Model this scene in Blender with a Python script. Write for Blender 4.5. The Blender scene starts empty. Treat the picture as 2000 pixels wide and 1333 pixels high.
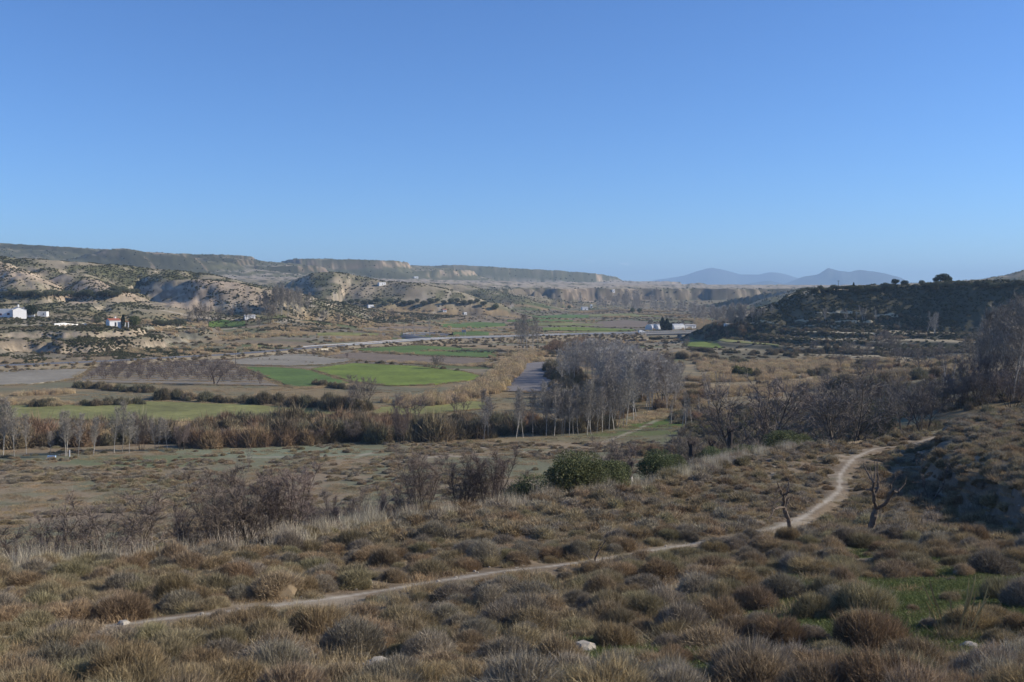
import bpy, math, random
import numpy as np
R = math.radians
sc = bpy.context.scene
COL = sc.collection

# ------------------------------------------------------------------ camera
FPX, CAMZ = 1900.0, 31.0
PITCH = R(2.9)
cam_d = bpy.data.cameras.new('camera')
cam_d.sensor_width = 36.0
cam_d.lens = 36.0 * FPX / 2000.0
cam_d.clip_start, cam_d.clip_end = 0.3, 80000.0
cam_d.dof.use_dof = True
cam_d.dof.focus_distance = 260.0
cam_d.dof.aperture_fstop = 2.4
cam = bpy.data.objects.new('camera', cam_d)
COL.objects.link(cam)
cam.location = (0, 0, CAMZ)
cam.rotation_euler = (R(90) - PITCH, 0, 0)
sc.camera = cam

# ------------------------------------------------------------------ sky, sun, exposure
SUN_EL, SUN_AZ = R(27.0), R(87.0)        # azimuth clockwise from the view direction (+Y)
w = bpy.data.worlds.new('World'); sc.world = w; w.use_nodes = True
nt = w.node_tree; nt.nodes.clear()
wo = nt.nodes.new('ShaderNodeOutputWorld'); bg = nt.nodes.new('ShaderNodeBackground')
sky = nt.nodes.new('ShaderNodeTexSky'); sky.sky_type = 'NISHITA'; sky.sun_disc = False
sky.sun_elevation = SUN_EL; sky.sun_rotation = SUN_AZ
sky.altitude = 900; sky.air_density = 1.0; sky.dust_density = 0.0; sky.ozone_density = 5.0
bg.inputs['Strength'].default_value = 0.101
wb = nt.nodes.new('ShaderNodeMix'); wb.data_type = 'RGBA'; wb.blend_type = 'MULTIPLY'; wb.inputs[0].default_value = 1
wb.inputs[7].default_value = (.72, .94, 1.24, 1)          # the camera's cool white balance
nt.links.new(sky.outputs[0], wb.inputs[6]); sky_c = wb.outputs[2]
tcw = nt.nodes.new('ShaderNodeTexCoord')
for cu, cv, cw, ch, ca in ((1152, 510, .010, .0022, .16), (1221, 516, .0085, .0019, .42)):      # two small faint clouds low over the mesas
    zc_ = -(cv-666.5)/FPX; dv = (((cu-1000)/FPX), math.cos(PITCH)+zc_*math.sin(PITCH), zc_*math.cos(PITCH)-math.sin(PITCH)); ln_ = math.sqrt(sum(q*q for q in dv)); dv = [q/ln_ for q in dv]
    mp = nt.nodes.new('ShaderNodeMapping'); mp.vector_type = 'POINT'; mp.inputs['Scale'].default_value = (1/cw, 1/cw, 1/ch); mp.inputs['Location'].default_value = (-dv[0]/cw, -dv[1]/cw, -dv[2]/ch)
    ns_ = nt.nodes.new('ShaderNodeTexNoise'); ns_.inputs['Scale'].default_value = 1.3; ns_.inputs['Detail'].default_value = 5
    vl = nt.nodes.new('ShaderNodeVectorMath'); vl.operation = 'LENGTH'; ad = nt.nodes.new('ShaderNodeMath'); ad.operation = 'ADD'
    mr = nt.nodes.new('ShaderNodeMapRange'); mr.interpolation_type = 'SMOOTHSTEP'; mr.inputs[1].default_value = 1.55; mr.inputs[2].default_value = .55; mr.inputs[3].default_value = 0; mr.inputs[4].default_value = ca
    mx = nt.nodes.new('ShaderNodeMix'); mx.data_type = 'RGBA'; mx.inputs[7].default_value = (6.6, 7.4, 8.6, 1)
    nt.links.new(tcw.outputs['Generated'], mp.inputs[0]); nt.links.new(mp.outputs[0], vl.inputs[0]); nt.links.new(mp.outputs[0], ns_.inputs['Vector'])
    nt.links.new(vl.outputs['Value'], ad.inputs[0]); nt.links.new(ns_.outputs['Fac'], ad.inputs[1]); nt.links.new(ad.outputs[0], mr.inputs[0])
    nt.links.new(mr.outputs[0], mx.inputs[0]); nt.links.new(sky_c, mx.inputs[6]); sky_c = mx.outputs[2]
nt.links.new(sky_c, bg.inputs['Color']); nt.links.new(bg.outputs[0], wo.inputs[0])
sd = bpy.data.lights.new('sun', 'SUN'); sd.energy = 4.9; sd.angle = R(0.55); sd.color = (1.0, 0.92, 0.79)
sun = bpy.data.objects.new('sun', sd); COL.objects.link(sun)
sun.rotation_euler = (R(90) - SUN_EL, 0, math.pi - SUN_AZ)
sun.location = (300, 60, 200)
sc.view_settings.view_transform = 'Standard'; sc.view_settings.look = 'None'
sc.view_settings.gamma = 1.0; sc.view_settings.use_curve_mapping = False
sc.view_settings.exposure = 0.32
sc.cycles.volume_bounces = 0; sc.cycles.max_bounces = 5; sc.cycles.diffuse_bounces = 2
sc.cycles.use_denoising = True
sc.cycles.transparent_max_bounces = 8

# ------------------------------------------------------------------ noise and geometry helpers
def _hash(ix, iy, seed):
    n = (ix.astype(np.int64) * 374761393 + iy.astype(np.int64) * 668265263 + seed * 974634777) & 0xffffffff
    n = ((n ^ (n >> 13)) * 1274126177) & 0xffffffff
    n = ((n ^ (n >> 16)) * 2246822519) & 0xffffffff
    return ((n ^ (n >> 15)) & 0xffffff) / float(0xffffff)
def vnoise(x, y, seed=0):
    x0 = np.floor(x); y0 = np.floor(y); fx = x - x0; fy = y - y0
    fx = fx*fx*(3-2*fx); fy = fy*fy*(3-2*fy)
    a = _hash(x0, y0, seed); b = _hash(x0+1, y0, seed); c = _hash(x0, y0+1, seed); d = _hash(x0+1, y0+1, seed)
    return (a*(1-fx)+b*fx)*(1-fy) + (c*(1-fx)+d*fx)*fy
def fbm(x, y, seed=0, oc=4, gain=.5):
    s = 0; a = 1; t = 0
    for i in range(oc):
        s = s + a*vnoise(x*2**i + 17.3*i, y*2**i - 9.1*i, seed+i); t += a; a *= gain
    return s/t
def ridged(x, y, seed=0, oc=4):
    s = 0; a = 1; t = 0
    for i in range(oc):
        s = s + a*(1-np.abs(2*vnoise(x*2**i+5.7*i, y*2**i+3.3*i, seed+i)-1)); t += a; a *= .5
    return s/t
def sst(a, b, x):
    t = np.clip((x-a)/(b-a), 0, 1); return t*t*(3-2*t)
TP = math.tan(PITCH)
def slope_v(v):                                   # dz per metre of forward distance for a picture row
    zc = -(v-666.5)/FPX
    return (zc*math.cos(PITCH)-math.sin(PITCH))/(math.cos(PITCH)+zc*math.sin(PITCH))
def fwd_k(v):
    zc = -(v-666.5)/FPX
    return math.cos(PITCH)+zc*math.sin(PITCH)
def wpt(u, v, y):                                 # world point seen at row/column of the picture, y metres ahead
    return ((u-1000)/FPX*y/fwd_k(v), y, CAMZ+slope_v(v)*y)
def zpt(u, v, z):                                 # the same, at a known height
    return wpt(u, v, (z-CAMZ)/slope_v(v))

class RBF:
    def __init__(s, pts, lam=0.0):
        P = np.array(pts, float); s.P = P[:, :2]; n = len(P)
        D = np.linalg.norm(s.P[:, None]-s.P[None], axis=2)
        A = np.zeros((n+3, n+3)); A[:n, :n] = D + lam*np.eye(n)
        Q = np.c_[np.ones(n), s.P]; A[:n, n:] = Q; A[n:, :n] = Q.T
        s.w = np.linalg.solve(A, np.r_[P[:, 2], 0, 0, 0])
    def __call__(s, x, y):
        out = np.empty(x.shape)
        xf, yf, of = x.ravel(), y.ravel(), out.ravel()
        for i in range(0, len(xf), 40000):
            a = xf[i:i+40000, None]-s.P[:, 0]; b = yf[i:i+40000, None]-s.P[:, 1]
            of[i:i+40000] = np.sqrt(a*a+b*b) @ s.w[:-3] + s.w[-3] + s.w[-2]*xf[i:i+40000] + s.w[-1]*yf[i:i+40000]
        return of.reshape(x.shape)
def poly_dist(x, y, P, ends=False):                           # distance, side (+ beyond / left of direction), z and arc length at the nearest point
    P = np.array(P, float)
    best = np.full(x.shape, 1e18); side = np.zeros(x.shape); zz = np.zeros(x.shape); ss = np.zeros(x.shape); acc = 0; en = np.zeros(x.shape, bool)
    for a, b in zip(P[:-1], P[1:]):
        d = b[:2]-a[:2]; L2 = d@d
        t = np.clip(((x-a[0])*d[0]+(y-a[1])*d[1])/L2, 0, 1)
        px = a[0]+t*d[0]; py = a[1]+t*d[1]
        D = (x-px)**2+(y-py)**2; m = D < best
        best = np.where(m, D, best)
        side = np.where(m, np.sign(d[0]*(y-a[1])-d[1]*(x-a[0])), side)
        zz = np.where(m, a[2]+t*(b[2]-a[2]), zz); ss = np.where(m, acc+t*math.sqrt(L2), ss)
        if ends: en = np.where(m, ((t <= 0) & (a[:2] == P[0, :2]).all()) | ((t >= 1) & (b[:2] == P[-1, :2]).all()), en)
        acc += math.sqrt(L2)
    if ends: return np.sqrt(best), side, zz, ss, en
    return np.sqrt(best), side, zz, ss

# ------------------------------------------------------------------ the lie of the land
SHELF = RBF([(0, 0, 29.3), (-12, -2, 28.6), (14, 0, 30.0), (0, -25, 33), (-40, -20, 31), (40, -20, 35), (-25, 8, 26), (25, 12, 27.5)] +
    [wpt(*p) for p in [(0,1333,16),(1000,1333,16.5),(2000,1333,16),(0,1252,22),(500,1190,25.5),(1000,1120,32),(1400,1055,42),
     (1540,1060,42),(1700,1045,45),(1600,985,60),(1640,930,80),(1770,872,110),(0,1110,38),(450,1085,45),(700,1015,55),(1000,985,62),(1200,955,68),
     (1300,935,75),(1430,890,90),(1600,868,105),(1780,850,122),(2000,800,150),(1900,1150,28),(1950,1060,40),(1800,1000,60),(300,1095,42),
     (2500,1060,45),(-500,1200,27),(2400,850,120)]])
EDGE = [wpt(*p) for p in [(-2500,1500,14),(-900,1290,22),(-300,1150,33),(0,1112,38),(300,1095,42),(450,1085,45),(700,1017,55),(1000,985,62),(1200,957,68),
     (1300,937,75),(1430,895,90),(1600,868,105),(1780,850,122),(2000,800,150),(2400,770,190),(3200,760,240)]]
BANK = [(p[0], p[1], 0) for p in [wpt(*q) for q in [(2150,1250,20),(2040,1110,36),(1940,1040,50),(1850,1003,61),(1800,965,72),(1800,915,90),(1850,870,112),(1990,840,130),(2300,800,160)]]]
def Z(u, z, y): return ((u-1000)/FPX*y, y, z)
VAL = RBF([Z(0,0,220),Z(400,0,215),Z(800,0,215),Z(1200,0,225),Z(1350,0,240),Z(0,0,300),Z(500,0,300),Z(1000,0,300),Z(1400,0,300),Z(1500,0,360),
     Z(300,0,400),Z(700,0,400),Z(1100,0,400),Z(1500,0,440),Z(1800,2,430),Z(0,0,357),Z(500,1,460),Z(800,.5,520),Z(1100,0,520),Z(1300,-.5,560),Z(1300,-1,640),
     Z(0,2.8,155),Z(300,2.2,165),Z(0,5,115),Z(450,5.5,110),Z(0,9,75),Z(700,1.5,175),Z(1000,.8,190),Z(1000,3,150),Z(700,4,130),Z(1000,6,110),Z(600,8,85),Z(1200,4,130),Z(1300,1,190),
     Z(1400,1.5,190),Z(1500,3,200),Z(1600,3,260),Z(1700,7,200),Z(1900,11,190),Z(2000,12,200),Z(2300,18,220),Z(1600,0,330),Z(1900,3,330),Z(2200,8,330),Z(-500,0,200),Z(-500,0,350),Z(-900,3,250),
     Z(0,3,409),Z(0,13,488),Z(300,2.5,451),Z(300,8,514),Z(222,13,477),Z(120,14,510),Z(50,16,548),Z(0,20.5,650),Z(250,23,665),Z(-300,14,480),Z(-300,4,400),
     Z(420,7,640),Z(400,3.5,520),Z(550,12.5,657),Z(620,17,800),Z(700,13.5,1050),Z(860,5,1200),Z(1000,7,1430),Z(700,4,640),Z(700,6,760),Z(900,1.5,640),Z(900,3,850),Z(1100,2,800),
     Z(1300,1,780),Z(1200,3,1000),Z(1400,2.4,800),Z(1400,5,1200),Z(1000,11,1600),Z(1200,11,1700),Z(1450,10,1700),Z(1600,12,1900),
     Z(1300,-.5,600),Z(1370,0,610),Z(1250,1,700),Z(1350,1.5,760),Z(1400,1.5,640),Z(1440,4,660),Z(1500,9,650),Z(1600,13,600),Z(1480,5,560),Z(1600,6,520),Z(1800,9,530),Z(2000,10,530),Z(1700,1.5,460),Z(1560,1.5,480),Z(2000,5,430),Z(2300,14,500),
     Z(560,52,1800),Z(200,60,1800),Z(700,60,2200),Z(900,54,2200),Z(1000,40,1880),Z(1100,50,2300),Z(1250,41,2100),Z(1400,36,2300),Z(1600,40,2300),Z(900,40,1700),Z(-200,60,1400),
     Z(1300,52,4200),Z(800,70,4500),Z(200,80,4500),Z(1700,50,4500),Z(2400,60,3000),Z(2300,40,1200),Z(1800,25,1100),Z(1000,60,9000),Z(2000,60,9000),Z(0,80,9000),Z(1000,60,19000),
     (-900,-300,20),(0,-400,60),(900,-300,90),(-500,0,8),(600,0,60),(3000,-3000,90),(-3000,-3000,60),(0,-9000,90),(9000,0,60),(-9000,0,60)])
def rl(pts, h=None): return [wpt(*p) for p in pts]
RIDGES = [ # crest, half width of flat top, cliff drop, front slope, back slope, gully amplitude, gully scale
 (rl([(-500,485,900),(0,501,900),(100,508,880),(210,516,900),(300,523,930),(390,534,930),(460,546,900),(540,562,850),(600,579,800),(640,599,760)]), 12,0,.20,.22,9,70),
 (rl([(-120,500,820),(0,508,800),(60,540,730),(95,566,700)]), 6,0,.45,.3,6,40),
 (rl([(90,522,840),(150,530,800),(200,548,750),(225,568,715)]), 6,0,.42,.35,6,40),
 (rl([(300,532,850),(370,543,790),(430,548,745),(480,561,720),(505,586,700)]), 9,0,.50,.35,7,36),
 (rl([(555,566,1150),(590,545,1150),(625,533,1150),(660,532,1150),(705,540,1150),(760,549,1130),(820,554,1100),(900,573,1080),(950,590,1070)]), 20,0,.33,.3,7,60),
 (rl([(830,552,1500),(900,556,1500),(960,568,1480),(1000,580,1450)]), 25,0,.25,.1,6,70),
 (rl([(-600,470,2500),(0,479,2600),(100,482,2600),(210,488,2600),(300,498,2600)]), 260,8,.16,.1,10,160),
 (rl([(195,496,2230),(222,487,2210),(240,486,2200)]), 26,9,.42,.4,8,90),
 (rl([(250,488,2210),(275,491,2230),(330,495,2250),(365,503,2280),(400,510,2300)]), 60,3,.30,.3,12,110),
 (rl([(405,505,2450),(440,503,2450),(500,506,2450),(520,509,2450),(548,517,2420)]), 110,13,.28,.2,12,110),
 (rl([(556,517,2900),(600,513,2900),(640,506,2800),(645,505,2790),(712,507,2790),(716,509,2800)]), 120,16,.30,.2,12,120),
 (rl([(716,514,2900),(780,515,2900),(812,520,2880),(830,526,2850)]), 140,12,.28,.2,12,120),
 (rl([(815,519,3600),(900,518,3600),(960,521,3600),(1000,524,3600),(1080,528,3600),(1150,534,3600),(1178,536,3600),(1205,548,3580)]), 220,17,.22,.2,14,150),
 (rl([(1180,551,3300),(1300,556,3300),(1400,562,3300),(1520,571,3300)]), 200,0,.10,.1,6,200),
 (rl([(1295,561,3000),(1330,555,3000),(1358,552,3000),(1385,556,3000),(1420,566,3000)]), 30,0,.30,.3,9,120),
 (rl([(1470,596,1300),(1500,583,1300),(1540,571,1300),(1572,562,1300),(1612,562,1330),(1640,568,1330),(1760,556,1350)]), 25,0,.25,.1,8,70),
 (rl([(1740,557,1400),(1830,552,1400),(1900,547,1400),(1950,538,1400),(2000,525,1400),(2150,495,1400),(2500,440,1400)]), 25,0,.30,.2,8,120),
 (rl([(1375,650,645),(1425,630,625),(1470,615,600),(1500,604,600),(1545,595,600),(1590,576,600),(1640,566,600),(1700,558,600),(1740,552,600),(1830,549,590),(1900,548,575),(2000,546,560),(2400,536,500)]), 6,0,.62,.02,2.5,40),
 (rl([(1235,556,16000),(1290,548,16000),(1340,541,16000),(1362,534,16000),(1388,530,16000),(1420,534,16000),(1445,537,16000),(1475,535,16000),(1500,531,16000),(1525,534,16000),(1555,543,16000),(1610,552,16000)]), 40,0,.28,.2,110,700),
 (rl([(1410,569,11500),(1440,561,11500),(1475,551,11500),(1498,547,11500),(1520,551,11500),(1545,549,11500),(1575,540,11500),(1605,536,11500),(1622,528,11500),(1640,534,11500),(1655,536,11500),(1672,531,11500),(1700,531,11500),(1745,536,11500),(1765,541,11500),(1790,553,11500),(1900,563,11500)]), 30,0,.30,.2,80,600),
]
PATH = [wpt(*p) for p in [(-250,1275,20),(0,1252,22),(150,1234,23),(350,1212,24.5),(500,1190,25.5),(700,1165,28),(820,1150,30),(950,1128,32),(1080,1107,34),(1250,1078,38),(1400,1055,42),(1500,1030,47),
        (1560,1010,52),(1605,985,60),(1640,955,70),(1640,930,80),(1665,910,90),(1710,890,101),(1770,872,110),(1860,850,125)]]

def height(x, y):
    r = np.hypot(x, y)
    v = VAL(x, y)
    hill = sst(4, 22, v)*sst(250, 420, r)
    # crags and gullies on the slopes
    g = ridged(x/90+3, y/90, 11, 4)
    v0 = v + hill*(g-.55)*9*sst(400, 900, r)
    # left-hand pale bluff
    mL = sst(-95, -150, x)*sst(340, 380, y)*(1-sst(560, 640, y))
    t = (v0-3.2)/9.5 + (fbm(x/22, y/22, 5, 4)-.5)*.55
    v1 = 2.8 + 9.8*(.25*np.clip(t, 0, 1)+.45*sst(.30, .46, t)+.30*sst(.62, .74, t)) + 1.5*(fbm(x/9, y/9, 8, 4)-.3)*sst(3, 6, v0)
    v0 = v0*(1-mL) + mL*np.where((v0 > 2.2) & (v0 < 14), np.maximum(v1, 1.5), v0)
    # cliff band along the edge of the far plateau
    mC = sst(1350, 1500, y)*(1-sst(2300, 2600, y))*sst(-120, 20, x-0)
    t = (v0-14)/22 + (fbm(x/110, y/110, 15, 4)-.5)*.9
    v1 = 11 + 28*(.25*np.clip(t, 0, 1)+.75*sst(.4, .55, t)) + 2*fbm(x/40, y/40, 9, 3)
    v0 = v0*(1-mC) + mC*np.where((v0 > 11) & (v0 < 39), v1, v0)
    # terraces below the right-hand hill
    for (pts, hw, cl, sf, sb, ga, gs) in RIDGES:
        P = np.array(pts, float); P[:, 2] = np.where(P[:, 1] > 8000, 60+(P[:, 2]-60)*1.16, P[:, 2]); m = 2500 if P[0, 1] < 5000 else 9000
        sel = (x > P[:, 0].min()-m) & (x < P[:, 0].max()+m) & (y > P[:, 1].min()-m) & (y < P[:, 1].max()+m)
        if not sel.any(): continue
        xs, ys = x[sel], y[sel]; wa = .35 if cl > 0 or P[0, 1] > 5000 else .7
        wx = xs + (fbm(xs/gs/1.6, ys/gs/1.6, 31, 3)-.5)*gs*wa; wy = ys + (fbm(xs/gs/1.6, ys/gs/1.6, 47, 3)-.5)*gs*wa
        D, S, zc, ss, en = poly_dist(wx, wy, P, True)
        d = np.maximum(D-hw, 0)
        gl = ridged(xs/gs, ys/gs/1.5, 77, 4)
        sl = np.where(en, max(sf, sb), np.where(S > 0, sb, sf))
        dd = sst(0, gs*.8, D)
        hh = zc - cl*sst(0, 14, d + (gl-.5)*10*(cl > 0)) - sl*d - dd*(1-gl)*ga*.9 + (fbm(xs/gs*3, ys/gs*3, 5, 3)-.5)*ga*(.12 if P[0, 1] < 5000 else .35)
        hh = hh - (1.6*ridged(xs/13, ys/13, 91, 3)*sst(.25, .5, sl)*(P[0, 1] < 1000)); v0[sel] = np.maximum(v0[sel], hh)
    mR = sst(70, 150, x)*sst(400, 450, y)*(1-sst(580, 640, y))
    st = 2.9; q = v0/st + (fbm(x/90, y/90, 22, 2)-.5)*.8; f = q-np.floor(q)
    vt = st*(np.floor(q)+sst(.62, .90, f) - (fbm(x/90, y/90, 22, 2)-.5)*.8)
    v0 = v0*(1-mR) + vt*mR
    v0 = v0 + .10*(fbm(x/7, y/7, 61, 3)-.5)*sst(110, 200, r) + .5*(fbm(x/25, y/25, 62, 3)-.5)*(1-sst(150, 210, y))
    v0 = v0 + hill*(1.2*(fbm(x/12, y/12, 63, 3)-.5) - 2.6*sst(.55, .95, ridged(x/26, y/26, 64, 3)))*sst(500, 700, r)
    v0 = v0 - mL*1.3*sst(.6, .95, ridged(x/11, y/30, 65, 3))*sst(2.5, 5, v0)*(1-sst(11, 13, v0))
    # the hillside the camera stands on
    near = r < 420
    xs, ys = x[near], y[near]
    D, S, ze, _ = poly_dist(xs, ys, EDGE)
    inside = S < 0
    sh = SHELF(xs, ys)
    far_r = sst(140, 200, np.hypot(xs, ys))
    sh = np.where(D > 0, sh, sh)
    out = ze - .62*D - .6*sst(0, 6, D)
    Db, Sb, _, _ = poly_dist(xs, ys, BANK)
    nb = fbm(xs/4, ys/4, 81, 3)
    bk = np.where(Sb < 0, 1, -1)*Db + (nb-.5)*3.2
    bank = 1.0*sst(0, 4, bk) + 2.5*sst(.3, 1.8, bk)*(.7+.6*fbm(xs/9, ys/9, 83, 2)) + .09*np.clip(bk, 0, 60)
    bank *= sst(36, 62, np.hypot(xs, ys))*.8
    bumps = .34*(fbm(xs/1.6, ys/1.6, 71, 3)-.5)*1.0 + .5*(fbm(xs/6, ys/6, 72, 2)-.5)
    Dp, _, _, _ = poly_dist(xs, ys, PATH)
    bumps = bumps*sst(.2, 1.6, Dp) + .03*(1-sst(.25, .9, Dp))
    shelf = np.where(inside, sh + bank, out) + bumps
    vv = v0[near]
    v0[near] = np.where(inside, shelf, np.maximum(vv, shelf))
    return v0

# rings close together near the camera, wider apart further off; the mesh runs all the way round
rr = [0.3]
while rr[-1] < 21000:
    r0 = rr[-1]
    rr.append(r0 + (.3 if r0 < 12 else r0*(.0085 if r0 < 100 else .0037 if r0 < 720 else .009 if r0 < 3000 else .03)))
RR = np.array(rr)
th = np.concatenate([np.linspace(-math.pi, -.60, 70)[:-1], np.linspace(-.60, .60, 600), np.linspace(.60, math.pi, 70)[1:]])
TH = th
RG, TG = np.meshgrid(RR, TH, indexing='ij')
GX, GY = RG*np.sin(TG), RG*np.cos(TG)
GZ = height(GX.copy(), GY.copy())
GZ[:, -1] = GZ[:, 0]
def Hs(x, y):
    x = np.asarray(x, float); y = np.asarray(y, float)
    r = np.hypot(x, y); t = np.arctan2(x, y)
    i = np.clip(np.interp(r, RR, np.arange(len(RR))), 0, len(RR)-1.001); j = np.clip(np.interp(t, TH, np.arange(len(TH))), 0, len(TH)-1.001)
    i0 = i.astype(int); j0 = j.astype(int); fi = i-i0; fj = j-j0
    return (GZ[i0, j0]*(1-fi)+GZ[i0+1, j0]*fi)*(1-fj) + (GZ[i0, j0+1]*(1-fi)+GZ[i0+1, j0+1]*fi)*fj
_T = np.geomspace(8, 19000, 2600)
def hit(u, v):                                    # where the line of sight through a picture point meets the ground
    k = fwd_k(v); s = slope_v(v)
    X = (u-1000)/FPX*_T/k; Zr = CAMZ+s*_T
    b = np.nonzero(Zr < Hs(X, _T))[0]
    y = _T[b[0]] if len(b) else 3000.0
    x = (u-1000)/FPX*y/k
    return (x, y, float(Hs(x, y)))
def down(x, y, dz=0): return (x, y, float(Hs(x, y))+dz)
# ------------------------------------------------------------------ materials
def mat(name, col=(.5,.5,.5), rough=.9, attr=None, noise=0, nscale=1.0, rnd=0.0, bump=0, bscale=8.0, hue=0.0, metal=0, spec=.25, fine=0, transl=0, rows=0):
    m = bpy.data.materials.new(name); m.use_nodes = True
    t = m.node_tree; b = t.nodes['Principled BSDF']
    b.inputs['Roughness'].default_value = rough; b.inputs['Metallic'].default_value = metal
    b.inputs['Specular IOR Level'].default_value = spec
    L = t.links.new
    if attr:
        a = t.nodes.new('ShaderNodeAttribute'); a.attribute_name = attr; src = a.outputs['Color']
    else:
        c = t.nodes.new('ShaderNodeRGB'); c.outputs[0].default_value = (*col, 1); src = c.outputs[0]
    tc = t.nodes.new('ShaderNodeTexCoord')
    def mul(src, fac):
        mx = t.nodes.new('ShaderNodeMix'); mx.data_type = 'RGBA'; mx.blend_type = 'MULTIPLY'; mx.inputs[0].default_value = 1
        L(src, mx.inputs[6]); L(fac, mx.inputs[7]); return mx.outputs[2]
    def nz(scale, lo, hi, det=5):
        n = t.nodes.new('ShaderNodeTexNoise'); n.inputs['Scale'].default_value = scale; n.inputs['Detail'].default_value = det; n.inputs['Roughness'].default_value = .65
        L(tc.outputs['Object'], n.inputs['Vector'])
        r = t.nodes.new('ShaderNodeMapRange'); r.inputs[1].default_value = .3; r.inputs[2].default_value = .7; r.inputs[3].default_value = lo; r.inputs[4].default_value = hi
        L(n.outputs['Fac'], r.inputs[0]); return r.outputs[0]
    if noise: src = mul(src, nz(nscale, 1-noise, 1+noise))
    if rows:
        wv = t.nodes.new('ShaderNodeTexWave'); wv.inputs['Scale'].default_value = .16; wv.inputs['Distortion'].default_value = 2.5; wv.inputs['Detail Scale'].default_value = .3
        mp = t.nodes.new('ShaderNodeMapping'); mp.inputs['Rotation'].default_value = (0, 0, 1.35); L(tc.outputs['Object'], mp.inputs[0]); L(mp.outputs[0], wv.inputs['Vector'])
        r = t.nodes.new('ShaderNodeMapRange'); r.inputs[3].default_value = 1-rows; r.inputs[4].default_value = 1+rows; L(wv.outputs['Fac'], r.inputs[0]); src = mul(src, r.outputs[0])
    if fine: src = mul(src, nz(nscale*9, 1-fine, 1+fine, 3))
    if rnd or hue:
        oi = t.nodes.new('ShaderNodeObjectInfo'); h = t.nodes.new('ShaderNodeHueSaturation')
        r = t.nodes.new('ShaderNodeMapRange'); r.inputs[3].default_value = 1-rnd; r.inputs[4].default_value = 1+rnd
        L(oi.outputs['Random'], r.inputs[0]); L(r.outputs[0], h.inputs['Value'])
        q = t.nodes.new('ShaderNodeMath'); q.operation = 'MULTIPLY'; q.inputs[1].default_value = 7.31; L(oi.outputs['Random'], q.inputs[0])
        fr = t.nodes.new('ShaderNodeMath'); fr.operation = 'FRACT'; L(q.outputs[0], fr.inputs[0])
        r2 = t.nodes.new('ShaderNodeMapRange'); r2.inputs[3].default_value = .5-hue; r2.inputs[4].default_value = .5+hue
        L(fr.outputs[0], r2.inputs[0]); L(r2.outputs[0], h.inputs['Hue'])
        L(src, h.inputs['Color']); src = h.outputs[0]
    L(src, b.inputs['Base Color'])
    if bump:
        n = t.nodes.new('ShaderNodeTexNoise'); n.inputs['Scale'].default_value = bscale; n.inputs['Detail'].default_value = 6
        L(tc.outputs['Object'], n.inputs['Vector'])
        bp = t.nodes.new('ShaderNodeBump'); bp.inputs['Strength'].default_value = min(1, bump); bp.inputs['Distance'].default_value = bump
        L(n.outputs['Fac'], bp.inputs['Height']); L(bp.outputs[0], b.inputs['Normal'])
    if transl:
        tr = t.nodes.new('ShaderNodeBsdfTranslucent'); ms = t.nodes.new('ShaderNodeMixShader'); ms.inputs[0].default_value = transl
        L(src, tr.inputs['Color']); L(b.outputs[0], ms.inputs[1]); L(tr.outputs[0], ms.inputs[2]); L(ms.outputs[0], t.nodes['Material Output'].inputs['Surface'])
    return m

def mesh(name, V, F, m=None, cols=None, smooth=False):
    me = bpy.data.meshes.new(name)
    V = np.asarray(V, np.float32)
    Fs = F if isinstance(F, list) and F and isinstance(F[0], np.ndarray) else [np.asarray(F)]
    me.vertices.add(len(V)); me.vertices.foreach_set('co', V.ravel())
    loops = np.concatenate([f.ravel() for f in Fs]).astype(np.int32)
    tot = np.concatenate([np.full(len(f), f.shape[1]) for f in Fs]).astype(np.int32)
    me.loops.add(len(loops)); me.loops.foreach_set('vertex_index', loops)
    me.polygons.add(len(tot)); me.polygons.foreach_set('loop_start', np.r_[0, np.cumsum(tot)[:-1]].astype(np.int32))
    try: me.polygons.foreach_set('loop_total', tot)
    except Exception: pass
    me.polygons.foreach_set('use_smooth', np.full(len(tot), smooth))
    me.update(calc_edges=True)
    if cols is not None:
        a = me.color_attributes.new('Col', 'FLOAT_COLOR', 'POINT')
        c = np.ones((len(V), 4), np.float32); c[:, :3] = cols; a.data.foreach_set('color', c.ravel())
    if m: me.materials.append(m)
    return me
def link(name, me, parent=None, loc=None, **props):
    o = bpy.data.objects.new(name, me); COL.objects.link(o)
    if parent is not None: o.parent = parent
    if loc is not None: o.location = loc
    for k, v_ in props.items(): o[k] = v_
    return o

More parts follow.
